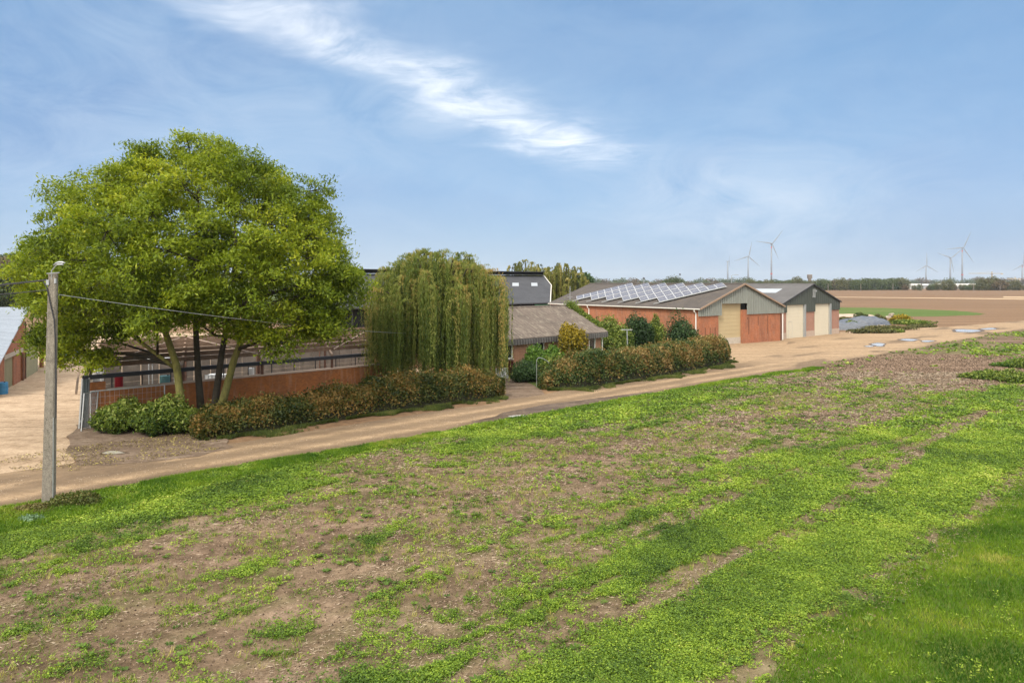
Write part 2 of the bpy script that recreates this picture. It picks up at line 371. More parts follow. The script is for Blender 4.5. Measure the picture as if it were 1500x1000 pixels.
# ---- field cover density
def road_edge(u): return -28.75 + (fbm(u * .11, u * 0 + 5.5, 3) - .5) * 1.6 + (fbm(u * .9, u * 0 + 1.5, 3) - .5) * .5
def lawn(u, v): return sst(-6.75, -6.35, v + (fbm(u * .5, v * .5, 3) - .5) * 1.1)
def cover(X, Y):
    u, v = SA * X + CA * Y, CA * X - SA * Y
    wv = v + (fbm(u * .10, v * .12, 4) - .5) * 2.6
    st = fbm(u * .075 + 7, v * .62, 4); st2 = fbm(u * .16 + 70, v * 1.5, 4)   # streaks along the drills
    pt = fbm(X * .75 + 40, Y * .75, 5)
    d = .09 + .26 * sst(.54, .66, st) + .22 * sst(.56, .70, st2) + .30 * sst(.58, .71, pt)
    near = sst(-15.0, -13.2, .35 * wv + .65 * v + (st2 - .5) * 2.4 - .8 * sst(18, 4, u))
    hole = sst(.52, .62, fbm(u * .09 + 90, v * .7 + 3, 4)) * sst(-8.6, -10.8, v) * .85
    d = np.maximum(d, near * (1 - hole) * (.8 + .2 * sst(.35, .6, pt)))
    far = sst(-22.9, -24.9, wv) * (1 - .72 * sst(34, 58, u))
    hole2 = np.exp(-(((u - 16.0) / 2.6) ** 2 + ((v + 25.2) / 1.7) ** 2)) + .8 * np.exp(-(((u - 19) / 3.) ** 2 + ((v + 26.6) / .8) ** 2))
    d = np.maximum(d, far * (1 - np.clip(hole2 * 1.2, 0, 1)) * .9)
    rt = sst(38, 54, u) * sst(.50, .58, fbm(u * .045 + 31, v * .55 + 8, 4)) * sst(-23, -19, v)
    d = np.maximum(d, rt * (.32 + .45 * pt))
    bare = sst(54, 64, u + (pt - .5) * 14) * sst(-12.5, -15.5, v) * (1 - .75 * sst(-26.0, -27.6, v))
    d = d * (1 - bare * .95)
    bare2 = sst(.50, .60, fbm(u * .06 + 3, v * .40 + 60, 4)) * sst(-22, -20, v) * sst(-14.5, -16.5, v)
    d = d * (1 - bare2 * .72)
    d = np.maximum(d, .6 * sst(78, 92, u) * sst(-28.5, -26.5, v) * sst(.38, .55, fbm(u * .12, v * .3 + 5, 3)) * sst(-14, -20, v))
    d = d * (1 - .55 * np.exp(-((v + 6.9) / .55) ** 2)) * (1 - .97 * lawn(u, v))
    return np.clip(d * (v > road_edge(u)), 0, 1)
def cover_soil(X, Y):
    u, v = SA * X + CA * Y, CA * X - SA * Y
    return np.maximum(cover(X, Y), lawn(u, v) * 1.5)
def soilz(X, Y):
    return (fbm(X * 1.6, Y * 1.6, 3) - .5) * .06 + (fbm(X * .25, Y * .25, 3) - .5) * .10
# field sheet in (u,v) so that its far edge follows the road
us = np.concatenate((np.linspace(-30, 75, 430), np.linspace(76, 230, 120))); ts = np.linspace(0, 1, 190) ** .9
U, T = np.meshgrid(us, ts); RE = road_edge(U); Vv = (RE - .05) + T * (18 - RE)
X = SA * U + CA * Vv; Y = CA * U - SA * Vv
edge = sst(0, .9, Vv - RE)
fo = sheet('field', X, Y, .015, m_field, cover=cover_soil, zf=lambda a, b: soilz(a, b) * edge + .05 * edge)

# road strip
us = np.linspace(-60, 205, 1300)
def upper_v(u):
    up = np.interp(u, [-60, 8, 12, 17, 23, 31, 37, 46, 62, 70, 92, 100, 141, 172, 205], [-36, -34.2, -33.3, -33.3, -33.5, -33.6, -34.2, -33.2, -34.6, -36, -44, -43.5, -38.8, -35.5, -34.8])
    return up + (fbm(u * .35, u * 0 + 9, 4) - .5) * 1.0
U, T = np.meshgrid(us, np.linspace(0, 1, 44)); lo = road_edge(U) + .15 + (fbm(U * 2.5, U * 0 + 2, 2) - .5) * .25
Vv = lo + T * (upper_v(U) - lo)
X = SA * U + CA * Vv; Y = CA * U - SA * Vv
def rutz(X, Y):
    u, v = toUV(X, Y); v = v + (fbm(u * .08, u * 0, 2) - .5) * .8
    return -.035 * (np.exp(-((v + 30.2) / .28) ** 2) + np.exp(-((v + 31.9) / .28) ** 2)) * 0 - .012 * (np.exp(-((v + 30.2) / .28) ** 2) + np.exp(-((v + 31.9) / .28) ** 2)) + .02
def road_wear(X, Y):
    u, v = toUV(X, Y); c = v + (fbm(u * .07, u * 0, 2) - .5) * 1.0 - road_edge(u) * .5 - 14.4
    tr = np.exp(-((v + 30.3) / .40) ** 2) + np.exp(-((v + 32.1) / .40) ** 2)
    e = road_edge(u) - v; edge = np.exp(-e / .45)
    return np.clip((.5 + .8 * fbm(u * .35, v * 1.2, 4)) * (1 - tr) * .85 * sst(75, 50, u) + edge * .9 + .9 * sst(.52, .66, fbm(u * .12 + 4, v * .5, 4)), 0, 1)
sheet('road', X, Y, .012, m_road, zf=rutz, cover=road_wear)
# farm yards
poly_sheet('yard', [G(0, 755) + [-14, -3, 0], G(60, 712), G(108, 676), G(100, 640), G(118, 622), (-23, 38), (-19.5, 40.5), (-9, 51.2), (-4, 56), (-5, 66), (8, 96), (8, 108), (-62, 108), (-75, 60), (-60, 20)], .008, m_yard, jit=.25)
poly_sheet('farmyard_gravel', [G(1010, 545), G(1060, 540), G(1150, 530), G(1280, 508), G(1420, 492), (90, 133), G(1400, 478), G(1300, 483), G(1262, 489), G(1232, 486), G(1140, 492), G(1020, 499), (22, 76)], .012, m_road, jit=.5)
poly_sheet('garden_grass', [(-4.2, 46.6), (3, 51.5), (12.2, 59), (20.6, 68.4), (21.4, 83.5), (14, 95), (8, 96), (-3, 58)], .006, m_verge, jit=.2)
poly_sheet('driveway', [G(742, 592), G(800, 582), G(795, 572), G(757, 552), (-1, 60), (-3, 58), G(738, 572)], .0165, m_mud, jit=.2)
poly_sheet('mud_patch', [G(100, 640), G(118, 616), G(180, 612), G(280, 628), G(330, 640), G(345, 655), G(290, 668), G(230, 676), G(160, 682), G(112, 682), G(100, 662)], .042, m_mud, jit=.3)
poly_sheet('mud_margin', [G(700, 624), G(770, 611), G(800, 604), G(850, 595), G(905, 587), G(960, 580), G(955, 574), G(900, 580), G(840, 588), G(790, 595), G(740, 605), G(690, 618)], .0425, m_wet, jit=.25)
poly_sheet('far_track', [G(1190, 434.4), G(1300, 435.3), G(1500, 437.2), G(1900, 439), G(1900, 441), G(1500, 438.7), G(1300, 436.2), G(1190, 435)], .012, m_track, jit=1.5, step=8)
poly_sheet('crop_strip', [G(1180, 449.5), G(1300, 451), G(1400, 455), G(1443, 459), G(1436, 461.5), G(1380, 463), G(1290, 464.5), G(1180, 461)], .02, m_crop, jit=2.2, step=2)
poly_sheet('stubble_strip', [G(1470, 434), G(1800, 437), G(1800, 439), G(1470, 436)], .018, m_track, jit=1.0, step=8)
# puddles
mw, nt, b, o = new_mat('puddle_water'); b.inputs['Base Color'].default_value = (.42, .38, .33, 1); b.inputs['Roughness'].default_value = .05; b.inputs['Specular IOR Level'].default_value = 1.0; b.inputs['IOR'].default_value = 1.6
bump(nt, b, noise(nt, obco(nt), 6, 2), .04, .01)
def puddle(px, py, rx, ry, label, z=.05):
    c = G(px, py); a = c - G(px - rx, py); bb = G(px, py - ry) - c
    pts = [c + a * math.cos(t) * (1 + .25 * math.sin(3 * t + px)) + bb * math.sin(t) * (1 + .2 * math.cos(2 * t + py)) for t in np.linspace(0, 2 * math.pi, 15)[:-1]]
    pts2 = [c + (p - c) * 1.35 for p in pts]
    poly_sheet('wet_mud', pts2, z - .004, m_wet, jit=.15, step=.2)
    o = poly_sheet('puddle', pts, z, mw, jit=.12, step=.15, kind='structure'); return o
for a in [(766, 611.5, 20, 2.6), (1287, 505, 9, 2), (1274, 507.5, 6, .8), (1332, 498.2, 12, 1.4), (1358, 500, 9, 1.0), (1415, 484.6, 18, 2.2), (1449, 481.8, 11, 1.1), (166, 664, 16, 2.2)]:
    puddle(*a, '')
# ================================================================ seedlings, grass, straw on the field
def visible(x, y, m=1.06): return (np.abs(x) < y * .5 / .7 * m + .5) & (y > 12.5)
def scatter(n, u0, u1, v0, v1):
    u = u0 + (u1 - u0) * rng.random(n); v = v0 + (v1 - v0) * rng.random(n)
    x = SA * u + CA * v; y = CA * u - SA * v; k = visible(x, y); return x[k], y[k]
m_seed = leafm('seedling_leaf', [(0, (.042, .082, .012)), (.3, (.105, .178, .018)), (.6, (.20, .295, .026)), (.88, (.32, .40, .045)), (1, (.42, .45, .10))], .3, patch=.35)
m_grass = leafm('grass_blade', [(0, (.028, .080, .004)), (.4, (.085, .170, .006)), (.75, (.17, .25, .012)), (1, (.36, .34, .08))], .3, patch=.5)
m_grass2 = leafm('dull_grass', [(0, (.03, .04, .010)), (.4, (.06, .085, .014)), (.75, (.12, .145, .03)), (1, (.26, .21, .09))], .3, patch=.9)
m_weed = leafm('weed_leaf', [(0, (.045, .085, .012)), (.5, (.085, .15, .018)), (1, (.14, .21, .03))], .3)
m_straw = leafm('straw', [(0, (.11, .075, .045)), (.5, (.24, .175, .115)), (1, (.46, .37, .27))], .1)
def fieldh(x, y):
    u, v = toUV(x, y); e = sst(0, .9, v - road_edge(u)); return .015 + e * (soilz(x, y) + .05)
def seedlings():
    VV = []; TT = []
    # (u range, count, clump radius, leaf size, leaves)
    for (ya, yb, n, rad, ls, k) in ((12.5, 22, 230000, .075, .046, 7), (22, 36, 210000, .10, .068, 6), (36, 62, 110000, .15, .12, 6), (62, 110, 30000, .3, .3, 5)):
        y = np.sqrt(rng.random(n) * (yb ** 2 - ya ** 2) + ya ** 2); x = (rng.random(n) * 2 - 1) * (y * .745 + .5)
        c = cover(x, y); cl = fbm(x * 2.2, y * 2.2, 3)
        keep = rng.random(n) < np.clip(c * .9 * (.25 + sst(.38, .6, cl)) + .5 * sst(.6, .85, c), 0, 1)
        # sparse areas: plants gather in tufts
        keep &= (c > .45) | (fbm(x * 1.3 + 9, y * 1.3, 3) > .47 + .22 * (rng.random(n) - .5))
        x, y, c = x[keep], y[keep], c[keep]; m = len(x)
        base = np.stack((x, y, fieldh(x, y)), 1); sz = .65 + .7 * rng.random(m)
        tint = .42 + .22 * rng.normal(size=m) * .7 + (fbm(x * .5, y * .5, 3) - .5) * .5
        C = np.repeat(base, k, 0); az = rng.random(m * k) * 2 * math.pi; rr = np.sqrt(rng.random(m * k)) * rad * np.repeat(sz, k)
        C = C + np.stack((np.cos(az) * rr, np.sin(az) * rr, .015 + rng.random(m * k) * .07 * np.repeat(sz, k) * (ls / .055) ** .5), 1)
        up = np.tile(np.array([[0, 0, 1.]]), (m * k, 1)) + rng.normal(size=(m * k, 3)) * .35
        axd = np.stack((np.cos(az), np.sin(az), .25 + 0 * az), 1)
        VV.append(leafquads(C, ls * (.7 + .6 * rng.random(m * k)), ls * .7, axis=axd, nb=up, spread=.3)); TT.append(np.repeat(tint, k) + rng.normal(size=m * k) * .09)
    o = npmesh('seedlings', np.concatenate(VV), 4, m_seed, tint=np.concatenate(TT)); tag(o, 'bright green clover-like seedlings spread over the brown field', 'ground cover', kind='stuff')
seedlings()
def blades(name, label, x, y, z, hgt, wd, mat, tn, lean=.5, cat='grass'):
    n = len(x); C = np.stack((x, y, z), 1); az = rng.random(n) * 2 * math.pi
    h = hgt * (.5 + rng.random(n) * .8); d = np.stack((np.cos(az) * lean * rng.random(n), np.sin(az) * lean * rng.random(n), np.ones(n)), 1) * h[:, None]
    w = np.stack((np.sin(az * 3), np.cos(az * 3), 0 * az), 1) * wd
    V = np.stack((C - w, C + w, C + d), 1).reshape(-1, 3)
    o = npmesh(name, V, 3, mat, tint=tn); return tag(o, label, cat, kind='stuff')
n = 900000; y = np.sqrt(rng.random(n) * (38 ** 2 - 12.5 ** 2) + 12.5 ** 2); x = (rng.random(n) * 2 - 1) * (y * .745 + .5)
u, v = toUV(x, y); kk = lawn(u, v) > .5 * rng.random(len(u)) + .1; x, y = x[kk], y[kk]
x = x + rng.normal(size=len(x)) * .0
blades('lawn_grass', 'dark green grass in the near right corner of the field', x, y, fieldh(x, y), .10, .009, m_grass, .38 + (fbm(x * .7, y * .7, 4) - .5) * 1.1 + rng.normal(size=len(x)) * .12, .9)
# verge grass at the field edge along the road
n = 260000; u = -12 + 75 * rng.random(n) ** 1.2; e = road_edge(u); v = e + .1 + rng.random(n) ** 1.5 * (1.1 + 2.0 * sst(18, 2, u))
x = SA * u + CA * v; y = CA * u - SA * v; kk = visible(x, y) & (rng.random(n) < .35 + .65 * sst(22, 8, u)) & (fbm(x * 1.2, y * 1.2, 3) > .38); x, y = x[kk], y[kk]
blades('verge_grass', 'soft green grass fringe between field and dirt road', x, y, fieldh(x, y), .17, .014, m_grass, .45 + (fbm(x * .7, y * .7, 4) - .5) * 1.0 + rng.normal(size=len(x)) * .12, .8)
# straw litter
n = 520000; y = np.sqrt(rng.random(n) * (60 ** 2 - 12.5 ** 2) + 12.5 ** 2); x = (rng.random(n) * 2 - 1) * (y * .745 + .5); u, v = toUV(x, y)
kk = (v > road_edge(u) + .3) & (v < -6) & (rng.random(n) < .12 + .88 * sst(.45, .66, fbm(u * .3 + 50, v * .9, 4))); x, y = x[kk], y[kk]; n = len(x)
C = np.stack((x, y, fieldh(x, y) + .012 + rng.random(n) * .02), 1); ax3 = np.stack((rng.normal(size=n) + 1.2 * SA, rng.normal(size=n) + 1.2 * CA, rng.normal(size=n) * .12), 1)
o = npmesh('straw_litter', leafquads(C, .06 + .16 * rng.random(n) * (y / 25), .012 * (y / 20 + .3), axis=ax3, nb=np.tile([[0, 0, 1.]], (n, 1)), spread=.05), 4, m_straw, tint=rng.random(n))
tag(o, 'pale straw bits littering the brown soil', 'straw', kind='stuff')
# taller stray weeds and dead stalks standing in the crop
n = 26000; y = np.sqrt(rng.random(n) * (48 ** 2 - 12.5 ** 2) + 12.5 ** 2); x = (rng.random(n) * 2 - 1) * (y * .745 + .5); u, v = toUV(x, y)
kk = (v > road_edge(u) + .3) & (v < -6) & (fbm(x * .6 + 5, y * .6, 4) > .46); x, y = x[kk], y[kk]; m = len(x); x = np.repeat(x, 9) + rng.normal(size=m * 9) * .05; y = np.repeat(y, 9) + rng.normal(size=m * 9) * .05
blades('grass_tufts', 'thin grass tufts and dead stalks standing between the seedlings', x, y, fieldh(x, y), .13, .007, m_grass, np.repeat(.3 + rng.random(m) * .8, 9), 1.2)
n = 2600; y = np.sqrt(rng.random(n) * (40 ** 2 - 12.5 ** 2) + 12.5 ** 2); x = (rng.random(n) * 2 - 1) * (y * .745 + .5); u, v = toUV(x, y); kk = (v > road_edge(u) + .3) & (v < -6) & (fbm(x * .4 + 25, y * .4, 4) > .5); x, y = x[kk], y[kk]; m = len(x)
az = np.tile(np.arange(7) * .9, m) + np.repeat(rng.random(m) * 6, 7); sz = np.repeat(.09 + .10 * rng.random(m), 7); C = np.stack((np.repeat(x, 7) + np.cos(az) * sz * .5, np.repeat(y, 7) + np.sin(az) * sz * .5, fieldh(np.repeat(x, 7), np.repeat(y, 7)) + .05), 1)
o = npmesh('broadleaf_weeds', leafquads(C, sz, sz * .45, axis=np.stack((np.cos(az), np.sin(az), .35 + 0 * az), 1), nb=np.tile([[0, 0, 1.]], (m * 7, 1)), spread=.12), 4, m_weed, tint=np.repeat(rng.random(m), 7)); tag(o, 'larger dark broad leaved weeds dotted through the seedlings', 'weeds', kind='stuff')
# soil clods
def clods(name, label, x, y, z, s, mat, cat):
    n = len(x); base = np.array([(1, 0, 0), (-.5, .87, 0), (-.5, -.87, 0), (0, 0, .8)]); fc = np.array([(0, 1, 3), (1, 2, 3), (2, 0, 3)])
    V = base[None] * s[:, None, None] * (.6 + .8 * rng.random((n, 4, 3))); a = rng.random(n) * 6.28
    ca, sa = np.cos(a)[:, None], np.sin(a)[:, None]; V = np.stack((V[..., 0] * ca - V[..., 1] * sa, V[..., 0] * sa + V[..., 1] * ca, V[..., 2]), -1)
    V = V + np.stack((x, y, z), 1)[:, None]; o = npmesh(name, V[:, fc].reshape(-1, 3), 3, mat, tint=rng.random(n).repeat(3)); return tag(o, label, cat, kind='stuff')
n = 260000; y = np.sqrt(rng.random(n) * (75 ** 2 - 12.5 ** 2) + 12.5 ** 2); x = (rng.random(n) * 2 - 1) * (y * .745); u, v = toUV(x, y); kk = (v > road_edge(u) + .3) & (v < -6.); x, y = x[kk], y[kk]
m_clod = leafm('clod', [(0, (.035, .022, .014)), (.5, (.10, .065, .042)), (1, (.28, .20, .145))], 0.0, .95)
clods('soil_clods', 'small crumbled soil clods on the field', x, y, fieldh(x, y) - .004, .012 + .03 * rng.random(len(x)) * (y / 30 + .4), m_clod, 'soil')
m_peb = leafm('pebble', [(0, (.12, .085, .055)), (.5, (.24, .18, .125)), (1, (.40, .32, .24))], 0.0, .9)
n = 30000; u = -12 + 110 * rng.random(n) ** 1.3; v = road_edge(u) - .1 - rng.random(n) * 5; x = SA * u + CA * v; y = CA * u - SA * v; kk = visible(x, y) & (fbm(x * .8, y * .8, 3) > .47); x, y = x[kk], y[kk]
clods('road_pebbles', 'loose pebbles and crumbs along the dirt road', x, y, .03 + 0 * x, .010 + .018 * rng.random(len(x)) ** 2, m_peb, 'gravel')

n = 9000; x = -21.5 + 10 * rng.random(n); y = 28.5 + 9 * rng.random(n); u, v = toUV(x, y); kk = (v < -32.6) & (v > -37.5) & (u < 13) & (fbm(x, y, 3) > .4); x, y = x[kk], y[kk]
o = npmesh('fallen_leaves', leafquads(np.stack((x, y, .05 + .02 * rng.random(len(x))), 1), .05 + .05 * rng.random(len(x)), .04, nb=np.tile([[0, 0, 1.]], (len(x), 1)), axis=np.stack((rng.normal(size=len(x)), rng.normal(size=len(x)), .1 * rng.normal(size=len(x))), 1), spread=.1), 4, leafm('fallen_leaf', [(0, (.07, .05, .03)), (.6, (.20, .15, .06)), (1, (.42, .36, .08))], .1), tint=rng.random(len(x))); tag(o, 'fallen leaves on the dark mud beside the laurel bushes', 'leaf litter', kind='stuff')
# ================================================================ shrubs and hedges
m_twig = plain('twigs', (.10, .075, .05), .9, sc=6, var=.5)
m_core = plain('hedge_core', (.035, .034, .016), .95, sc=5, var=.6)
def hedge(name, label, base, hts, th, cols, nleaf, ls, seedx, patch=.5):
    base = [np.array(p[:2], float) for p in base]; L = [0]
    for a, b in zip(base, base[1:]): L.append(L[-1] + np.linalg.norm(b - a))
    L = np.array(L); BX = np.array([p[0] for p in base]); BY = np.array([p[1] for p in base])
    def pos(s, d, z):                # s along, d depth behind the front face
        x = np.interp(s, L, BX); y = np.interp(s, L, BY); e = .3
        dx = np.interp(s + e, L, BX) - np.interp(s - e, L, BX); dy = np.interp(s + e, L, BY) - np.interp(s - e, L, BY); q = np.hypot(dx, dy) + 1e-9
        return np.stack((x - dy / q * d, y + dx / q * d, z), -1), np.stack((dy / q, -dx / q, 0 * dx), -1)
    hf = lambda s: np.interp(s, L, hts) + (fbm(s * .55 + seedx, s * 0 + 3, 3) - .5) * .75
    def surf(s, a):                  # a 0..1 round the section: front, top, back
        h = hf(s); r = (fbm(s * .9 + seedx, a * 5.5, 4) - .5) * .7
        th_ = a * math.pi; c = np.cos(th_); sn = np.sin(th_)
        sx = np.sign(c) * np.abs(c) ** .45; sz = np.abs(sn) ** .5
        d = th / 2 - sx * (th / 2 + r * .6); z = sz * (h + r * .5); return d, z, sx, sz
    org = np.array((base[0][0], base[0][1], 0)); t = thing(name, label, 'hedge', org)
    n = nleaf; s = rng.random(n) * L[-1]; a = rng.random(n) ** .75
    endt = np.minimum(s, L[-1] - s); sh = np.clip(endt / .8, 0, 1) ** .5
    d, z, sx, sz = surf(s, a); q = 1 - np.abs(rng.normal(size=n)) * .16; z = z * (.2 + .8 * q) * (.75 + .25 * sh); d = th / 2 + (d - th / 2) * q * (.4 + .6 * sh)
    z = z + (rng.random(n) < .06) * (z > .8 * hf(s)) * rng.random(n) * .35
    P, fr = pos(s, d, z + .03); nb = fr * sx[:, None] + np.array([[0, 0, 1.]]) * sz[:, None]
    # end caps
    m = n // 14; ce = np.array([0.0, L[-1]])[rng.integers(0, 2, m)]; dd = rng.random(m) * th; dd = th / 2 + (dd - th / 2) * .62; zz_ = np.sqrt(rng.random(m)) * hf(ce) * .80
    Pe, fe = pos(ce, dd, zz_); tang = np.stack((-fe[:, 1], fe[:, 0], 0 * ce), 1); sgn = np.where(ce > 0, 1, -1)[:, None]
    Pe = Pe + tang * sgn * (rng.random(m)[:, None] * .55 - .35) * (1 - (zz_ / hf(ce))[:, None] * .4)
    P = np.concatenate((P, Pe)); nb = np.concatenate((nb, tang * sgn)); aa = np.concatenate((a, a[:m]))
    V = leafquads(P - org, ls * 1.3 * (.5 + .9 * rng.random(len(P))), ls * .8, nb=nb + rng.normal(size=nb.shape) * .35)
    ti = .45 + (fbm(P[:, 0] * .8 + seedx, P[:, 1] * .8 + P[:, 2] * .9, 4) - .5) * 1.5 + rng.normal(size=len(P)) * .24 + .12 * (P[:, 2] > 1.2)
    npmesh('leaves', V, 4, leafm(name + '_leaf', cols, .3), t, tint=ti)
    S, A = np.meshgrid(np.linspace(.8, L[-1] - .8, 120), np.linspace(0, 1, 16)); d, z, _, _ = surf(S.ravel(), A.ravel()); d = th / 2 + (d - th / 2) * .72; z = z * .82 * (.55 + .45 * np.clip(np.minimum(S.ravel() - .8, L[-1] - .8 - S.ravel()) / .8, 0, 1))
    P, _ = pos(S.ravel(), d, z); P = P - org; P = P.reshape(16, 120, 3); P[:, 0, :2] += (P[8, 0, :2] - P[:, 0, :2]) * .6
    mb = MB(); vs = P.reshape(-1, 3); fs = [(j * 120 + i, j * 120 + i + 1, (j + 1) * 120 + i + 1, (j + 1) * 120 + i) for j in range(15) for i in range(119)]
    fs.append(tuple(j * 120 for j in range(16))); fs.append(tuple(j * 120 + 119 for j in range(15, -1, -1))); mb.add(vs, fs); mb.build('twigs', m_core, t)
    return t
HC1 = [(0, (.018, .034, .008)), (.3, (.048, .062, .012)), (.58, (.088, .092, .018)), (.80, (.145, .102, .022)), (.95, (.20, .110, .028)), (1, (.27, .17, .05))]
HC2 = [(0, (.020, .045, .010)), (.28, (.052, .082, .018)), (.54, (.105, .120, .03)), (.78, (.175, .120, .032)), (.92, (.23, .120, .035)), (1, (.32, .23, .09))]
hedge('clipped_hedge', 'long bronze green beech hedge in front of the weeping willow and the low brick wall', [G(300, 648), G(400, 632), G(480, 620), G(560, 607), G(640, 596), G(700, 589), G(742, 584)],
      [1.35, 1.4, 1.6, 1.95, 2.05, 1.9, 1.65], 1.7, HC1, 90000, .115, 0)
hedge('tall_hedge', 'taller loose russet and green hedge in front of the bungalow garden, right of the driveway', [G(796, 572), G(850, 571), G(900, 564), G(960, 555), G(1010, 546), G(1060, 536), G(1073, 528)],
      [1.5, 2.2, 2.5, 2.6, 2.65, 2.5, 2.0], 2.0, HC2, 110000, .135, 33)
def bush(name, label, c, rx, ry, h, cols, nleaf, ls, lobes=9, cat='shrub', axis=None, trans=.3, stem=False, group=None, z0=.0, lw=.5, core=.8):
    org = np.array((c[0], c[1], 0.0)); t = thing(name, label, cat, org, group=group)
    P = []; NB = []; T = []; mb = MB(); r0 = np.random.default_rng(int(abs(c[0] * 31 + c[1] * 7)) + 1)
    for k in range(lobes):
        a = 2.4 * k + r0.random(); q = math.sqrt((k + .5) / lobes) * .62 if lobes > 1 else 0
        hz_ = (1 - (q / .8) ** 2 * .55) * (.85 + .3 * r0.random())
        lc = np.array((math.cos(a) * q * rx, math.sin(a) * q * ry, z0 + (h - z0) * .52 * hz_)); lr = np.array((rx * (.36 + .22 * r0.random()), ry * (.36 + .22 * r0.random()), (h - z0) * (.42 + .16 * r0.random()) * hz_)) if lobes > 1 else np.array((rx, ry, (h - z0) / 2))
        m = nleaf // lobes; d = unit(rng.normal(size=(m, 3))); rr = (1 - np.abs(rng.normal(size=m)) * .22 + (fbm(d[:, 0] * 3.5 + k, d[:, 1] * 3.5 + d[:, 2] * 3, 4) - .5) * .75 + (rng.random(m) < .04) * rng.random(m) * .3)
        p = lc + d * lr * rr[:, None]; p[:, 2] = np.maximum(p[:, 2], .03 + rng.random(m) * .1)
        P.append(p); NB.append(d); T.append(.42 + (r0.random() - .5) * .25 + d[:, 2] * .12 + rng.normal(size=m) * .25)
        if not stem: mb.tube([(lc[0] * .3, lc[1] * .3, 0), tuple(lc * .7), tuple(lc + (0, 0, lr[2] * .6))], [.05, .035, .015], 5)
    P = np.concatenate(P); NB = np.concatenate(NB)
    V = leafquads(P, ls * 1.25 * (.5 + .9 * rng.random(len(P))), ls * lw * 1.25, axis=axis if axis is None else np.tile([axis], (len(P), 1)), nb=NB + rng.normal(size=NB.shape) * .4)
    npmesh('leaves', V, 4, leafm(name + '_leaf', cols, trans), t, tint=np.concatenate(T))
    if stem: mb.tube([(0, 0, 0), (.05, 0, z0 * .6), (0, .03, z0 + .5)], [.09, .07, .05], 7)
    mb.build('stems', m_twig, t); return t
GRN = [(0, (.018, .042, .006)), (.3, (.062, .105, .012)), (.65, (.145, .195, .024)), (1, (.34, .37, .10))]
DRK = [(0, (.012, .03, .010)), (.5, (.03, .062, .018)), (1, (.07, .12, .035))]
BRT = [(0, (.03, .08, .010)), (.5, (.085, .17, .018)), (1, (.18, .28, .05))]
GLD = [(0, (.05, .05, .008)), (.4, (.24, .18, .012)), (1, (.50, .36, .03))]
TEA = [(0, (.02, .05, .018)), (.5, (.055, .11, .035)), (1, (.14, .22, .08))]
p = G(172, 632); bush('laurel_bush', 'broad pale-spotted green shrub at the left end beside the leaning mesh fence', (p[0], p[1] + .3), 1.8, 1.5, 1.55, GRN, 15000, .13)
p = G(240, 636); bush('laurel_bush', 'rounded green shrub against the front trunk of the big ash', (p[0], p[1] + .2), 2.0, 1.5, 1.75, GRN, 17000, .13)
bush('ivy_clump', 'low dark green ivy clump between the ash trunks', (-15.9, 38.6), 1.1, .9, 1.0, DRK, 6000, .12, 5)
bush('golden_bush', 'round golden yellow bush in front of the bungalow wall', (at(835, 64, 500)[0], 64), 1.4, 1.3, 3.95, GLD, 9000, .17, 6, axis=(0, 0, -.8), z0=1.2, stem=True)
p = at(806, 60, 530); bush('sumac_shrub', 'fresh bright green feathery shrub left of the golden bush', (p[0], 60), 1.5, 1.2, 2.3, BRT, 9000, .17, 7)
p = at(783, 60, 530); bush('sumac_shrub', 'light green arching shrub by the bungalow front wall, nearest the driveway', (p[0], 59.5), 1.2, 1.1, 2.35, BRT, 8000, .17, 6)
p = at(772, 56, 540); bush('juniper_shrub', 'blue green spreading shrub at the edge of the gravel driveway', (p[0], 55), 1.5, 1.3, 1.5, TEA, 8000, .14, 6)
p = at(745, 58, 530); bush('barberry_shrub', 'small dark red shrub under the white framed bungalow window', (p[0] , 57.2), .65, .6, 1.55, [(0, (.05, .012, .01)), (.5, (.12, .03, .022)), (1, (.2, .07, .04))], 2500, .13, 3)
p = at(814, 53, 560); bush('green_shrub', 'mid green leafy shrub behind the left end of the tall hedge', (p[0], 54.2), 1.3, 1.1, 2.0, GRN, 7000, .14, 6)
for (px, Y, rx, h, cols, nm, lb) in ((888, 78, 2.1, 4.1, GRN, 'green_shrub', 'wide mid green shrub right beside the bungalow roof edge'), (905, 74, 1.7, 3.1, GRN, 'green_shrub', 'lower olive green shrub behind the washing line post'),
        (935, 78, 1.75, 4.6, DRK, 'cypress_bush', 'tall pointed dark green bush against the orange brick wall'), (958, 80, 1.35, 3.6, GRN, 'green_shrub', 'medium green shrub between the dark pointed bush and the round bush'),
        (998, 75.5, 2.1, 4.0, DRK, 'round_bush', 'dense round dark green bush near the white downpipe')):
    p = at(px, Y, 500); bush(nm, lb, (p[0], Y), rx, rx * .9, h, cols, 9000, .19, 8 if nm != 'cypress_bush' else 6)
p = G(1128, 499); bush('small_shrub', 'small dark green weed clump at the foot of the brick barn front', (p[0], p[1] - .1), .75, .4, .55, GRN, 900, .14, 3)
for (px, py, w_, h, lb) in ((1443, 556, 1.9, .75, 'dark green beet leaves patch, left end of the lower row'), (1475, 558, 2.1, .8, 'dark green beet leaves patch, middle of the lower row'), (1508, 562, 2.2, .8, 'dark green beet leaves patch at the right picture edge, lower row'),
        (1490, 538, 2.0, .7, 'dark green leafy patch in the upper right group, left one'), (1515, 540, 2.6, .9, 'dark green leafy patch at the picture edge in the upper group')):
    p = G(px, py); bush('leafy_weeds', lb, p, w_, w_ * .6, h, BRT if h < .72 else GRN, 3500, .17, 7, cat='weeds')
p = G(112, 742); bush('roadside_weeds', 'brownish green weeds tuft just right of the concrete pole foot', p, 1.0, .6, .5, [(0, (.05, .05, .015)), (.5, (.08, .11, .02)), (1, (.2, .17, .06))], 5000, .075, 5, cat='weeds', axis=(0, 0, .8))
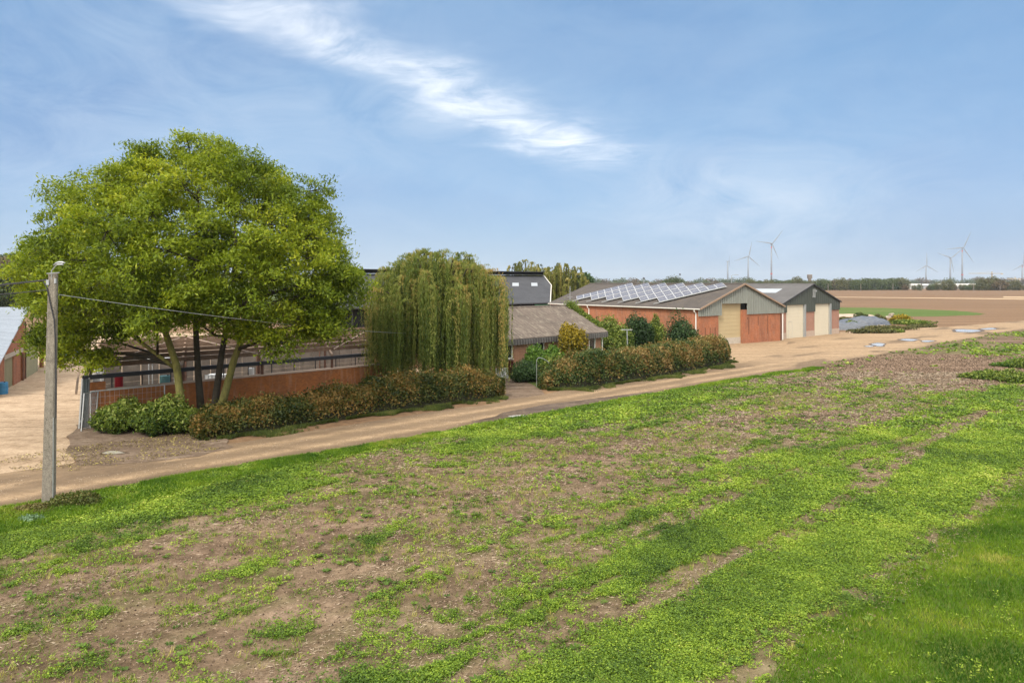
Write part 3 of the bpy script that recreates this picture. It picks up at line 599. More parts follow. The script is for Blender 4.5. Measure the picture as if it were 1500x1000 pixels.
p = G(50, 752); bush('roadside_weeds', 'dry brown grass tuft left of the concrete pole foot', p, .8, .45, .28, [(0, (.07, .05, .02)), (.5, (.11, .11, .03)), (1, (.25, .19, .08))], 4000, .07, 4, cat='weeds', axis=(0, 0, .8))
p = G(44, 766); bush('thistle', 'pale blue-green thistle rosette in the grass below the concrete pole', p, .35, .25, .22, [(0, (.08, .14, .07)), (1, (.22, .32, .2))], 260, .15, 1, cat='plant')
# grass margins at the hedge feet
def margin(name, label, pts, n, hgt):
    P = np.array([q[:2] for q in pts]); L = np.concatenate(([0], np.cumsum(np.linalg.norm(np.diff(P, axis=0), axis=1)))); s = rng.random(n) * L[-1]
    x = np.interp(s, L, P[:, 0]); y = np.interp(s, L, P[:, 1]); off = rng.random(n) ** 1.7 * (.05 + 1.3 * sst(.3, .75, fbm(s * .6, s * 0, 4))) * 1.1
    x = x + off * CA - .1; y = y - off * SA + .25; kk = fbm(x * 1.4, y * 1.4, 3) > .36 + .2 * rng.random(n); x, y = x[kk], y[kk]
    blades(name, label, x, y, .03 + 0 * x, hgt, .013, m_grass2, .4 + (fbm(x, y, 3) - .5) * .8 + rng.normal(size=len(x)) * .15, .9)
margin('hedge_grass', 'grass margin along the foot of the long bronze hedge', [G(300, 648), G(400, 633), G(480, 621), G(560, 608), G(640, 597), G(742, 584)], 45000, .16)
margin('hedge_foot_grass', 'grass margin along the foot of the taller russet hedge', [G(796, 573), G(850, 572), G(900, 565), G(960, 556), G(1010, 547), G(1060, 537), G(1078, 527)], 60000, .18)

# ================================================================ big trees
m_bark = plain('ash_bark', (.17, .145, .09), .9, sc=5, c2=(.055, .048, .035), stretch=(2, 2, .6), bmp=.8, fine=20)
m_mossbark = plain('mossy_bark', (.22, .20, .055), .9, sc=4, c2=(.07, .065, .03), stretch=(2, 2, .7), bmp=.8, fine=18)
m_dkbark = plain('dark_bark', (.055, .045, .032), .9, sc=6, var=.5, bmp=.5)
def ash():
    B = np.array((-17.0, 37.8, 0)); t = thing('ash_tree', 'huge round green ash tree with several trunks beside the roofless shed', 'tree', B)
    C0 = np.array((-16.75, 38.6, 8.4)); RX, RY, RZ = 8.1, 7.0, 6.6
    lobes = []
    N = 128
    for k in range(N):
        z = 1 - 2 * (k + .5) / N; a = k * 2.39996; r = math.sqrt(1 - z * z)
        if z < -.55: continue
        q = .80 + .16 * rng.random()
        sx = 1.0 if z > .2 else 1.06
        p = C0 + np.array((math.cos(a) * r * RX * sx, math.sin(a) * r * RY, z * RZ)) * q
        if math.sin(a) * r < -.35 and z < -.05 and abs(math.cos(a) * r) < .45 and rng.random() < .6: continue
        lobes.append((p, 1.35 + .75 * rng.random()))
    for k in range(26):
        p = C0 + ballpts(1)[0] * np.array((RX, RY, RZ)) * .6
        if p[2] > 5.5: lobes.append((p, 1.2 + .4 * rng.random()))
    for p, r in (((-24.9, 38, 4.3), 1.2), ((-23.0, 37, 3.9), 1.1), ((-24.6, 37.5, 6.4), 1.5), ((-25.0, 39, 7.6), 1.3), ((-23.2, 36.4, 5.2), 1.5), ((-21.6, 35.8, 5.2), 1.4), ((-23.4, 38.5, 4.3), 1.3), ((-24.6, 39.0, 5.0), 1.2), ((-19.8, 36, 5.3), 1.3), ((-18.2, 35.2, 5.8), 1.2), ((-15.6, 35.0, 5.8), 1.2), ((-13.4, 36.0, 5.2), 1.2), ((-16.6, 36.0, 6.4), 1.5), ((-21, 36.5, 3.6), 1.0), ((-9.9, 37.5, 5.4), 1.5), ((-11.5, 36, 4.5), 1.4), ((-9.0, 38, 7.6), 1.3),
                 ((-12.8, 36.0, 5.2), 1.1), ((-9.8, 37.5, 5.4), 1.2), ((-11, 38.5, 5.2), 1.1), ((-24.9, 38, 9.0), 1.2), ((-19.5, 34.5, 6.4), 1.4), ((-14.5, 34.2, 6.6), 1.4), ((-17, 33.6, 7.2), 1.5), ((-24.9, 40, 5.0), 1.2), ((-11.2, 41, 5.0), 1.3)):
        lobes.append((np.array(p, float), r))
    lobes = [(p, r * .80) for p, r in lobes]
    # stems
    stems = [([(-17.15, 37.35, 0), (-17.3, 37.4, 1.6), (-17.55, 37.5, 3.2), (-18.2, 37.6, 5.0), (-19.2, 37.5, 7.6), (-20.0, 37.6, 10.6)], [.33, .26, .24, .20, .13, .05], m_mossbark),
             ([(-16.7, 38.6, 0), (-17.0, 38.9, 2.2), (-17.3, 39.3, 4.2), (-17.5, 39.5, 6.8), (-17.4, 39.6, 10), (-17.2, 39.4, 13)], [.28, .23, .20, .17, .11, .04], m_dkbark),
             ([(-16.05, 38.4, 0), (-15.9, 38.6, 1.8), (-15.7, 38.8, 3.8), (-15.3, 39.2, 6.6), (-15.2, 39.4, 9.6), (-15.2, 39.2, 12.6)], [.30, .24, .20, .17, .11, .04], m_dkbark),
             ([(-15.75, 38.0, 0), (-15.3, 38.1, 1.5), (-14.75, 38.0, 3.4), (-14.1, 38.0, 5.2), (-13.3, 37.9, 7.6), (-12.5, 37.9, 10.4)], [.32, .27, .23, .18, .12, .04], m_mossbark),
             ([(-17.6, 37.6, 3.0), (-18.4, 37.2, 3.8), (-19.6, 37.0, 4.8), (-21.4, 36.9, 5.8), (-23.5, 37, 6.8)], [.14, .12, .10, .07, .03], m_mossbark)]
    allp = []
    for pts, rs, mt in stems:
        mb = MB(); mb.tube([np.array(p) - B for p in pts], [r * .78 for r in rs], 10)
        mb.build('trunk', mt, t, smooth=True)
        for i in range(1, len(pts)): 
            for f in (0, .33, .66):
                a = np.array(pts[i - 1]) * (1 - f) + np.array(pts[i]) * f
                if a[2] > 2.9: allp.append((a, rs[i]))
    AP = np.array([a for a, _ in allp]); br = MB(); P = []; NB = []; T = []; AX = []
    for p, r in lobes:
        d = p - AP; cost = np.linalg.norm(d, axis=1) + np.where(d[:, 2] < .2, 3.0, 0) - d[:, 2] * .25; k = int(np.argmin(cost)); a = AP[k]
        mid = a * .5 + p * .5 + np.array((0, 0, .5)) * rng.random() + rng.normal(size=3) * .2
        r0 = min(allp[k][1] * .7, .10); br.tube([a - B, mid - B, p - B], [r0, r0 * .65, .025], 6)
        tb = (rng.random() - .5) * .46
        for j in range(24):
            dd = unit(rng.normal(size=(1, 3)) + np.array([[0, 0, .35]]))[0]; sc_ = p + dd * np.array((r, r, r * .78)) * (.45 + .55 * rng.random())
            if j % 3 == 0: br.tube([p - B, (p + sc_) / 2 - B + (0, 0, .06), sc_ - B], [.022, .015, .008], 4)
            m = 66; q = rng.normal(size=(m, 3)) * np.array((.27, .27, .15)) ; q[:, 2] -= .25 * (q[:, 0] ** 2 + q[:, 1] ** 2) * 2
            P.append(sc_ + q); NB.append(np.tile(dd + (0, 0, .7), (m, 1))); T.append(np.full(m, .42 + tb + (rng.random() - .5) * .16) + rng.normal(size=m) * .13 + (p[2] - 8) * .008)
    P = np.concatenate(P) - B; NB = np.concatenate(NB)
    V = leafquads(P, .12 + .16 * rng.random(len(P)), .05 + .05 * rng.random(len(P)), axis=np.tile([[0, 0, -.45]], (len(P), 1)), nb=NB + rng.normal(size=NB.shape) * .3)
    npmesh('crown', V, 4, leafm('ash_leaf', [(0, (.040, .072, .006)), (.35, (.145, .205, .012)), (.65, (.28, .335, .02)), (1, (.50, .48, .035))], .48), t, tint=np.concatenate(T))
    br.build('branches', m_dkbark, t, smooth=True)
ash()
def willow(name, label, c, Rr, ztop, heads_n, strands, zbot, ls, cols, lw=.2, dens=14, group=None):
    B = np.array((c[0], c[1], 0.0)); t = thing(name, label, 'tree', B, group=group); tr = MB(); sc_ = Rr / 4.9
    tr.tube([(0, 0, 0), (.1, 0, ztop * .2), (-.05, .1, ztop * .42), (0, 0, ztop * .6)], [.5 * sc_, .4 * sc_, .33 * sc_, .16 * sc_], 10)
    P = []; T = []; AX = []
    for k in range(heads_n):
        q = math.sqrt((k + .6) / heads_n); a = k * 2.39996 + rng.random() * .4; rr = q * Rr * .86 * (.92 + .16 * rng.random())
        zt = ztop * (.56 + .44 * math.sqrt(max(0, 1 - (q * .98) ** 2.6))) * (.78 + .25 * rng.random())
        hp = np.array((math.cos(a) * rr, math.sin(a) * rr, zt - .35)); od = np.array((math.cos(a), math.sin(a), 0))
        tr.tube([(0, 0, ztop * .3 + .25 * ztop * (1 - q)), tuple(hp * (.5, .5, .72) + (0, 0, .5)), tuple(hp * (.88, .88, 1.0)), tuple(hp)], [.12 * sc_, .08 * sc_, .04 * sc_, .02], 5)
        hr_ = (.42 + .5 * rng.random()) * sc_; tb = (rng.random() - .5) * .3
        for s in range(strands):
            if s % 4 == 0: az0 = rng.random() * 6.28; re0 = rng.random(); dl0 = rng.random(); tc0 = rng.normal() * .20
            az = az0 + rng.normal() * .13; dr = np.array((math.cos(az), math.sin(az), 0)) + od * .45 * q; reach = hr_ * (.25 + .95 * re0 + .12 * rng.normal())
            drop = (zt - zbot) * ((.72 + .28 * dl0) if q > .5 else (.45 + .3 * dl0)) * (.72 + .36 * rng.random())
            m = int(dens * (drop + reach)); tt = np.sort(rng.random(m)) * (drop + reach)
            f = np.clip(tt / (reach * 1.6), 0, 1); hx = reach * np.sin(f * math.pi / 2); zz_ = (.16 + .24 * rng.random()) * hr_ * np.sin(np.clip(f * 1.5, 0, 1) * math.pi) - np.maximum(0, tt - reach * .7)
            pp = hp[None] + dr[None] * hx[:, None]; pp[:, 2] += zz_; pp[:, :2] += np.sin(tt * 1.3 + az)[:, None] * .04
            pp += rng.normal(size=pp.shape) * .028 * sc_; pp[:, 2] = np.maximum(pp[:, 2], .25 + zbot * .3)
            P.append(pp); T.append(.44 + tb + tc0 + .28 * np.exp(-tt / 1.1) + rng.normal(size=m) * .09)
    P = np.concatenate(P)
    V = leafquads(P, ls * (.7 + .6 * rng.random(len(P))), ls * lw, axis=np.tile([[0, 0, -1.7]], (len(P), 1)))
    npmesh('crown', V, 4, leafm(name + '_leaf', cols, .35), t, tint=np.concatenate(T)); tr.build('trunk', m_dkbark, t, smooth=True); return t
WIL = [(0, (.026, .050, .010)), (.35, (.105, .150, .026)), (.6, (.205, .240, .048)), (.8, (.29, .29, .075)), (1, (.38, .26, .08))]
willow('weeping_willow', 'broad weeping willow with hanging strands behind the bronze hedge', at(643, 51.2, 500), 5.05, 10.0, 150, 42, 1.0, .17, WIL, .22, 13)
WI2 = [(0, (.05, .065, .015)), (.4, (.14, .155, .03)), (.75, (.25, .24, .06)), (1, (.36, .31, .10))]
for px, Y, r_, zt, lb in ((775, 150, 6.5, 12.2, 'distant willow rising behind the ridge of the grey roofed barn, left one'), (800, 158, 6.5, 11.6, 'distant willow behind the grey roofed barn, middle one'), (826, 150, 6.0, 11.6, 'distant willow at the right end of the grey barn roof')):
    p = at(px, Y, 400); willow('distant_willow', lb, p, r_, zt, 34, 16, 1.0, .5, WI2, .3, 5, group='willows behind the farm')

# ================================================================ smaller and distant trees
def tree_proto(name, label, cat, r, h, cols, nleaf, ls, trunk_h=.25, squash=1.0, lob=16, group=None, loc=(0, 0, 0)):
    t = thing(name, label, cat, loc, group=group); mb = MB(); mb.tube([(0, 0, -.3), (.05, 0, h * .3), (0, .1, h * .7)], [r * .07, r * .05, r * .02], 6)
    P = []; NB = []; T = []
    for k in range(lob):
        z = 1 - 2 * (k + .5) / lob; a = k * 2.39996; q = math.sqrt(1 - z * z); zc = h * (1 + trunk_h) / 2; hr_ = h * (1 - trunk_h) / 2
        lc = np.array((math.cos(a) * q * r * .62, math.sin(a) * q * r * .62, zc + z * hr_ * .66)) * (1 + .0) + rng.normal(size=3) * r * .07
        lr = np.array((r * .42, r * .42, hr_ * .40)) * (.8 + .45 * rng.random()); m = nleaf // lob; d = unit(rng.normal(size=(m, 3)))
        P.append(lc + d * lr * (1 - np.abs(rng.normal(size=(m, 1))) * .25)); NB.append(d); T.append(np.full(m, .4 + (rng.random() - .5) * .4) + d[:, 2] * .12 + rng.normal(size=m) * .12)
        mb.tube([(0, 0, h * .3), tuple(lc)], [r * .03, r * .01], 4)
    P = np.concatenate(P); NB = np.concatenate(NB)
    npmesh('crown', leafquads(P, ls, ls * .7, nb=NB + rng.normal(size=NB.shape) * .35), 4, leafm(name + '_leaf', cols, .25), t, tint=np.concatenate(T)); mb.build('trunk', m_dkbark, t); return t
def copies(proto, spots, labels=None, first=True):
    for i, (x, y, z, s, sz) in enumerate(spots):
        o = proto if i == 0 else copy_tree(proto)
        o.location = (float(x), float(y), float(z)); o.rotation_euler = (0, 0, random.random() * 6.28); o.scale = (s, s, sz)
        if labels and i < len(labels): o['label'] = labels[i]
FA = [(0, (.03, .05, .016)), (.5, (.07, .095, .028)), (1, (.13, .14, .045))]
FB = [(0, (.045, .055, .02)), (.5, (.105, .105, .035)), (1, (.17, .15, .055))]
FC = [(0, (.055, .04, .022)), (.5, (.12, .085, .04)), (1, (.19, .13, .06))]
FO = [(0, (.09, .05, .015)), (.5, (.20, .12, .03)), (1, (.32, .2, .06))]
D = {}
GRP = 'trees along the far edge of the ploughed field'
protos = [tree_proto('field_edge_tree', 'dark green round tree in the distant row beyond the ploughed field', 'tree', 8, 13, FA, 2600, .95, -.12, group=GRP),
          tree_proto('field_edge_tree', 'olive green tree in the distant row beyond the ploughed field', 'tree', 8, 14, FB, 2600, .95, -.12, group=GRP),
          tree_proto('field_edge_tree', 'brownish tree in the distant row beyond the ploughed field', 'tree', 8, 11, FC, 2600, .95, -.12, group=GRP)]
sp3 = [[], [], []]
x_ = 1100.0
while x_ < 1326:
    k = random.choices((0, 1, 2), (5, 4, 1.2))[0]; Y = 760 + random.random() * 60; p = at(x_, Y, 420); s = .82 + .35 * random.random()
    sp3[k].append((p[0], Y, 0, s * .85, s * (.95 if x_ > 1150 else .8))); x_ += 3.4 + 2.6 * random.random()
x_ = 1326.0
while x_ < 1560:
    k = random.choices((0, 1, 2), (5, 2, 2))[0]; big = 1434 < x_ < 1470; Y = 760 + random.random() * 50; p = at(x_, Y, 420); s = (.95 + .2 * random.random()) if big else (.42 + .22 * random.random())
    if not big and random.random() < .25: x_ += 4; continue
    sp3[k].append((p[0], Y, 0, s * .9, s)); x_ += (4.5 if big else 3.5) + 2.5 * random.random()
for x_ in (1457, 1389, 1486): p = at(x_, 770, 420); sp3[1].append((p[0], 770, 0, .95, .85))
for pr, ss in zip(protos, sp3): copies(pr, ss)
# a lower belt farther behind
GR2 = 'hazy trees on the far horizon'
pr = tree_proto('horizon_tree', 'small hazy tree on the horizon far behind the farm roofs', 'tree', 14, 18, FA, 700, 2.2, .02, group=GR2)
pr2 = tree_proto('horizon_tree', 'small autumn tinted tree on the horizon far behind the farm roofs', 'tree', 14, 18, FC, 700, 2.2, .02, group=GR2)
ss = []; s2 = []; x_ = 856.0
while x_ < 1100:
    Y = 1500 + random.random() * 200; p = at(x_, Y, 415); s = .75 + .5 * random.random(); (ss if random.random() < .7 else s2).append((p[0], Y, 0, s, s * .95)); x_ += 6.5 + 4 * random.random()
x_ = 1330.0
while x_ < 1540:
    Y = 1800 + random.random() * 200; p = at(x_, Y, 415); s = .9 + .5 * random.random(); (ss if random.random() < .7 else s2).append((p[0], Y, 0, s, s)); x_ += 8 + 5 * random.random()
copies(pr, ss); copies(pr2, s2)
# copse behind the solar roof
GR3 = 'copse behind the solar barn'
k0 = [(965, .8, 0), (974, .95, 0), (983, 1.15, 0), (992, 1.0, 0), (954, .7, 1), (948, .55, 1), (1001, .72, 2), (961, .6, 1), (1012, .5, 0), (940, .5, 0)]
pc = [tree_proto('copse_tree', 'dull green tree in the copse behind the solar roof', 'tree', 9, 20, FA, 1500, 1.0, .05, group=GR3), tree_proto('copse_tree', 'orange autumn tree in the copse behind the solar roof', 'tree', 9, 20, FO, 1500, 1.0, .05, group=GR3),
      tree_proto('copse_tree', 'yellowish tree at the right end of the copse behind the solar roof', 'tree', 9, 20, FB, 1500, 1.0, .05, group=GR3)]
for j in range(3): copies(pc[j], [(at(a, 620, 415)[0], 600 + 5 * i, 0, s * .8, s * .62) for i, (a, s, q) in enumerate(k0) if q == j])
# left side and behind the farm
SIDE = 'trees on the left behind the farm'
spt = [(-2, 190, 6.5, 'rounded tree at the left picture edge behind the brick shed', FA), (14, 230, 7.5, 'green tree just right of the left edge behind the brick shed', FA), (40, 260, 7, 'olive tree partly hidden by the ash crown on the left', FB), (28, 340, 8, 'taller brown tinged tree on the left skyline', FC), (-10, 330, 9, 'dark tree at the far left skyline', FA),
       (856, 175, 3.8, 'dark green bushy tree between the willows and the solar roof', DRK), (70, 300, 8, 'dark tree behind the left yard seen through the ash crown', FA), (110, 250, 7, 'green tree behind the left yard seen through low ash branches', FA), (170, 270, 8, 'olive tree behind the yard seen through ash branches', FB), (232, 240, 7, 'green tree behind the yard near the ash trunks', FA), (300, 300, 7.5, 'green tree behind the yard between the ash trunks', FA), (380, 260, 6, 'olive tree behind the grey barn seen through the ash', FB)]
for px, Y, r_, lb, cc in spt:
    p = at(px, Y, 400); hh = 11.5 if Y < 200 and px < 0 else (9.4 if px > 800 else 9.5 + Y * .012)
    tree_proto('broadleaf_tree', lb, 'tree', r_, hh if px < 800 else 9.6, cc, 5000, .7, .03, group=SIDE, loc=(p[0], Y, 0))
pr = tree_proto('hill_tree', 'small tree on the wooded hill at the far left', 'tree', 9, 12, FC, 900, 1.6, .02, group='trees on the far left hill')
pr2 = tree_proto('hill_tree', 'green tree on the wooded hill at the far left', 'tree', 9, 12, FA, 900, 1.6, .02, group='trees on the far left hill')
ss = []; s2 = []
for i in range(60):
    px = -20 + 150 * random.random() ** 1.3; Y = 430 + 260 * random.random(); p = at(px, Y, 400); z = float(hillz(np.array([[p[0]]]), np.array([[Y]]))[0, 0]); (ss if random.random() < .4 else s2).append((p[0], Y, z - .3, .9, .8))
copies(pr, ss); copies(pr2, s2)
# ================================================================ materials for buildings
m_brick_o = brick('orange_brick', (.36, .105, .038), (.25, .066, .026), (.32, .19, .12), 1.0, .6)
m_brick_p = brick('pink_brick', (.33, .15, .10), (.26, .115, .078), (.32, .24, .19), 1.0, .25)
m_brick_s = brick('salmon_brick', (.38, .165, .09), (.30, .125, .072), (.34, .25, .18), 1.0, .3)
m_brick_w = brick('rust_brick', (.34, .112, .026), (.24, .076, .019), (.22, .11, .05), 1.0, .5)
def corrmat(name, c, c2, run, rough=.75, ribs=.2, lines=1.2, moss=None):
    """fibre cement sheet: tone differs sheet by sheet, streaks run down the slope ('run' = local axis of the slope)"""
    m, nt, b, o = new_mat(name); st = (2.2, .35, .35) if run == 'y' else (.35, 2.2, .35)
    n = noise(nt, obco(nt, st), 1.1, 6, .7); n2 = noise(nt, obco(nt), .5, 5, .6)
    k = ramp(nt, n, [(.3, c2), (.7, c)]); k = mixc(nt, .5, k, ramp(nt, n2, [(.35, tuple(x * .65 for x in c)), (.7, tuple(x * 1.15 for x in c))]))
    tc = nd(nt, 'ShaderNodeTexCoord'); sp = nd(nt, 'ShaderNodeSeparateXYZ', {0: tc.outputs['Object']})
    i_u, i_r = (0, 1) if run == 'y' else (1, 0)
    fr = nd(nt, 'ShaderNodeMath', {0: sp.outputs[i_r], 1: 1 / lines}, operation='MULTIPLY'); fr = nd(nt, 'ShaderNodeMath', {0: fr.outputs[0]}, operation='FRACT')
    lap = ramp(nt, fr.outputs[0], [(.0, .55), (.06, 1.0)]); k = mixc(nt, 1.0, k, lap, 'MULTIPLY')
    if moss:
        mm = ramp(nt, noise(nt, obco(nt, (1.6, .8, 1) if run == 'y' else (.8, 1.6, 1)), 1.6, 7, .75), [(.5, 0.0), (.66, .8)]); k = mixc(nt, mm, k, moss)
    nt.links.new(k, b.inputs['Base Color']); b.inputs['Roughness'].default_value = rough
    if ribs:
        wv = nd(nt, 'ShaderNodeMath', {0: sp.outputs[i_u], 1: 2 * math.pi / ribs}, operation='MULTIPLY'); wv = nd(nt, 'ShaderNodeMath', {0: wv.outputs[0]}, operation='SINE')
        bump(nt, b, wv.outputs[0], .6, .03)
    return m
m_roof_sol = corrmat('barn_roof_sheet', (.082, .068, .060), (.048, .040, .036), 'x', lines=1.5, moss=(.11, .088, .06))
m_roof_drk = corrmat('dark_barn_roof_sheet', (.115, .108, .105), (.07, .065, .063), 'x', lines=1.5)
m_roof_big = corrmat('slate_grey_sheet', (.062, .063, .070), (.040, .041, .047), 'y', lines=1.6)
m_roof_hse = corrmat('lichen_roof_sheet', (.125, .098, .080), (.045, .036, .031), 'y', ribs=.45, lines=1.5, moss=(.19, .165, .13))
m_fascia = corrmat('weathered_fascia', (.10, .092, .088), (.035, .032, .03), 'y', ribs=0, lines=9)
m_clad = plain('pale_green_cladding', (.235, .245, .22), .45, sc=1.5, var=.3, stretch=(3, 3, .4))
m_dkclad = plain('dark_green_cladding', (.058, .066, .056), .5, sc=1.2, var=.2, stretch=(2, 2, .5))
m_white = plain('white_paint', (.72, .71, .67), .5, sc=2, var=.12)
m_cream = plain('cream_door', (.56, .50, .385), .5, sc=1.2, var=.08, stretch=(1, 1, .3))
m_beige = plain('beige_door', (.42, .33, .19), .55, sc=1.0, var=.12, stretch=(1, 1, .3))
m_conc = plain('concrete', (.44, .38, .31), .9, sc=3, var=.3, bmp=.3)
m_conc_l = plain('coping_concrete', (.42, .32, .25), .9, sc=3, var=.25)
m_panel = plain('grey_concrete_panel', (.20, .17, .145), .9, sc=1.3, c2=(.085, .07, .06), bmp=.3, stretch=(1, 1, .6))
m_steel = plain('dark_steel', (.045, .045, .05), .6, .3, sc=4, var=.3)
m_rust = plain('rusty_steel', (.15, .078, .052), .8, sc=5, c2=(.07, .036, .026))
m_wood = plain('weathered_wood', (.27, .19, .135), .85, sc=4, c2=(.20, .14, .10), stretch=(1, 1, 1))
m_galv = plain('galvanised_steel', (.42, .43, .43), .4, .6, sc=6, var=.15)
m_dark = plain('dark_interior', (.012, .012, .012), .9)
m_green = plain('green_door_paint', (.05, .17, .09), .5, sc=2)
m_gut = plain('pale_gutter', (.55, .52, .47), .5, sc=4, var=.2)
m_sky = plain('skylight_sheet', (.36, .38, .40), .3, sc=2, var=.1)
mg, nt, b, o = new_mat('window_glass'); b.inputs['Base Color'].default_value = (.02, .025, .03, 1); b.inputs['Roughness'].default_value = .08; b.inputs['Specular IOR Level'].default_value = .6
mpv, nt, b, o = new_mat('solar_cell'); k = ramp(nt, noise(nt, obco(nt), 3, 3), [(.3, (.115, .105, .11)), (.7, (.16, .145, .15))])
nt.links.new(k, b.inputs['Base Color']); b.inputs['Roughness'].default_value = .22; b.inputs['Specular IOR Level'].default_value = .8

# ================================================================ solar barn
th = R(35.2); O = (22.2, 84.9, 0); W, LN, HE, HR = 16.15, 28.5, 4.5, 7.35
sb = thing('brick_barn', 'long orange brick barn with solar panels and pale grey corrugated gable', 'barn', O, th)
mb = MB()                                   # walls; door recess x 3.9..7.6 in the gable
mb.box(0, 0, -.2, 3.45, .3, 4.2); mb.box(8.15, 0, -.2, W, .3, 4.2); mb.box(8.15, .3, -.2, 8.45, 1.2, 4.2)
mb.box(0, .3, -.2, .3, LN, 4.45); mb.box(W - .3, .3, -.2, W, LN, 4.45); mb.box(.3, LN - .3, -.2, W - .3, LN, 4.45)
mb.prism([(.3, 4.45), (W - .3, 4.45), (W / 2, HR - .2)], LN - .3, LN)
mb.build('wall', m_brick_o, sb)
# gable cladding, proud of the brick, with the notch over the door
k = (HR - HE) / (W / 2)
mb = MB(); zr = lambda x: HE + .12 + k * (W / 2 - abs(x - W / 2))
def cl(x0, x1, zb):
    n = int((x1 - x0) / .17)
    for i in range(n):
        a = x0 + (x1 - x0) * i / n; c = x0 + (x1 - x0) * (i + 1) / n; d0 = -.17 if i % 2 else -.10
        mb.add([(a, d0, zb), (c, d0, zb), (c, d0, zr(c)), (a, d0, zr(a)), (a, -.03, zb), (c, -.03, zb), (c, -.03, zr(c)), (a, -.03, zr(a))], [(0, 1, 2, 3), (5, 4, 7, 6), (0, 4, 5, 1), (0, 3, 7, 4), (1, 5, 6, 2)])
cl(-.25, 3.9, 3.6); cl(3.9, 8.9, 5.02); cl(8.9, W + .35, 3.62); mb.build('gable_cladding', m_clad, sb)
def roofs(parent, W, LN, HE, HR, mat, ov=.3, y0=-.35, y1=.2, t=.1):
    k = (HR - HE) / (W / 2); mb = MB()
    a = (-ov, y0, HE - ov * k + .12); b_ = (W / 2, y0, HR + .12); c = (W + ov, y0, HE - ov * k + .12); Y1 = LN + y1
    mb.slab(a, b_, (b_[0], Y1, b_[2]), (a[0], Y1, a[2]), t); mb.slab((b_[0] + .001, y0, b_[2]), c, (c[0], Y1, c[2]), (b_[0] + .001, Y1, b_[2]), t)
    r = mb.build('roof', mat, parent); rc = MB(); rc.prism([(W / 2 - .25, b_[2] - .04), (W / 2, b_[2] + .09), (W / 2 + .25, b_[2] - .04)], y0, Y1); rc.build('ridge_cap', mat, r); return r
roof = roofs(sb, W, LN, HE, HR, m_roof_sol)
mb = MB()                                   # verge boards
for s in (0, 1):
    x0, x1 = (-.3, W / 2) if s == 0 else (W + .3, W / 2); mb.bar((x0, -.4, HE - .3 * k + .06), (x1, -.4, HR + .08), .09, .2)
mb.build('verge_board', m_wood, sb)
mb = MB(); mb.tube([(-.42, -.4, HE - .06), (-.42, LN, HE - .06)], .085, 6); mb.build('gutter', m_gut, sb)
for y in (.45, 19.6):
    mb = MB(); mb.tube([(-.42, y, HE - .1), (-.38, y, HE - .35), (-.10, y, HE - .6), (-.10, y, .1)], .065, 6); mb.build('downpipe', m_white, sb)
mb = MB(); mb.tube([(W + .12, -.12, HE - 1.0), (W + .12, -.12, .1)], .07, 6); mb.build('downpipe', m_white, sb)
mb = MB(); mb.box(3.4, .36, .8, 8.14, .46, 5.15)
for i in range(9): mb.box(3.45, .34, .8 + i * .47, 8.1, .36, .83 + i * .47)
dr = mb.build('roller_door', m_beige, sb); mb = MB(); mb.box(3.4, .33, 0, 8.14, .47, .8); mb.build('door_base', m_conc, dr)
mb = MB(); mb.box(8.2, .32, 4.2, 9.1, .6, 5.3); mb.build('door_head', m_dark, sb)
mb = MB()
for x, z0, z1 in ((9.3, 1.1, 3.3), (11.2, 2.2, 3.3), (13.2, 1.0, 3.4), (1.0, 1.2, 2.2), (1.9, 1.2, 2.2), (2.8, 1.2, 2.2), (9.0, 3.0, 3.25)): mb.box(x, -.012, z0, x + .07, .05, z1)
mb.build('vent_slot', m_dark, sb)
mb = MB(); mb.box(15.9, -.10, 0, 16.05, -.005, 3.6); mb.build('corner_post', m_rust, sb)
m_galv2 = plain('panel_frame', (.55, .55, .55), .4, .2)
# solar arrays: six tilted racks standing diagonally on the near slope
dx_, dy_ = .69, -.724; nx_, ny_ = .724, .69; TL = R(-1)
ordn = ['nearest the barn gable', 'second from the barn gable', 'third from the barn gable', 'fourth from the barn gable', 'fifth from the barn gable', 'farthest from the barn gable, at the left']
for i, y0 in enumerate((7.05, 10.3, 13.6, 16.8, 20.0, 23.2)):
    c, s_ = math.cos(th), math.sin(th); x0 = .75; z0 = HE + .12 + k * x0 + .30
    wl = (O[0] + c * x0 - s_ * y0, O[1] + s_ * x0 + c * y0, z0)
    ar = thing('solar_array', 'tilted solar panel row, ' + ordn[i], 'solar panels', wl, th, group='solar panel rows on the barn roof')
    e1 = Vector((dx_, dy_, k * dx_)); e1.normalize(); e2 = Vector((nx_ * .86, ny_ * 1.14, k * nx_ * .86 + math.tan(TL))); e2.normalize()
    n_ = e1.cross(e2).normalized()
    cols = 8 if i < 5 else 8
    for a in range(cols):
        for bb in range(2):
            P0 = e1 * (1.05 * a) + e2 * (1.13 * bb); mb = MB()
            mb.slab(P0, P0 + e1 * 1.03, P0 + e1 * 1.03 + e2 * 1.11, P0 + e2 * 1.11, .04, 0)
            q = P0 + e1 * .04 + e2 * .04 + n_ * .006; mb.slab(q, q + e1 * .95, q + e1 * .95 + e2 * 1.03, q + e2 * 1.03, .004, 1)
            mb.build('solar_panel', [m_galv2, mpv], ar)
    mb = MB()
    for a in (0, 2.1, 4.2, 6.3, 8.3):
        p = e1 * a; q = p + e2 * 2.2; mb.bar(p - n_ * .06, q - n_ * .06, .05); mb.bar(q - n_ * .06, Vector((q.x, q.y, k * q.x - .1)), .05)
        mb.bar(p, Vector((p.x, p.y, k * p.x - .1)), .05)
    mb.bar(e1 * -.8 - n_ * .08, e1 * 8.5 - n_ * .08, .08); mb.build('mounting_frame', m_galv, ar)
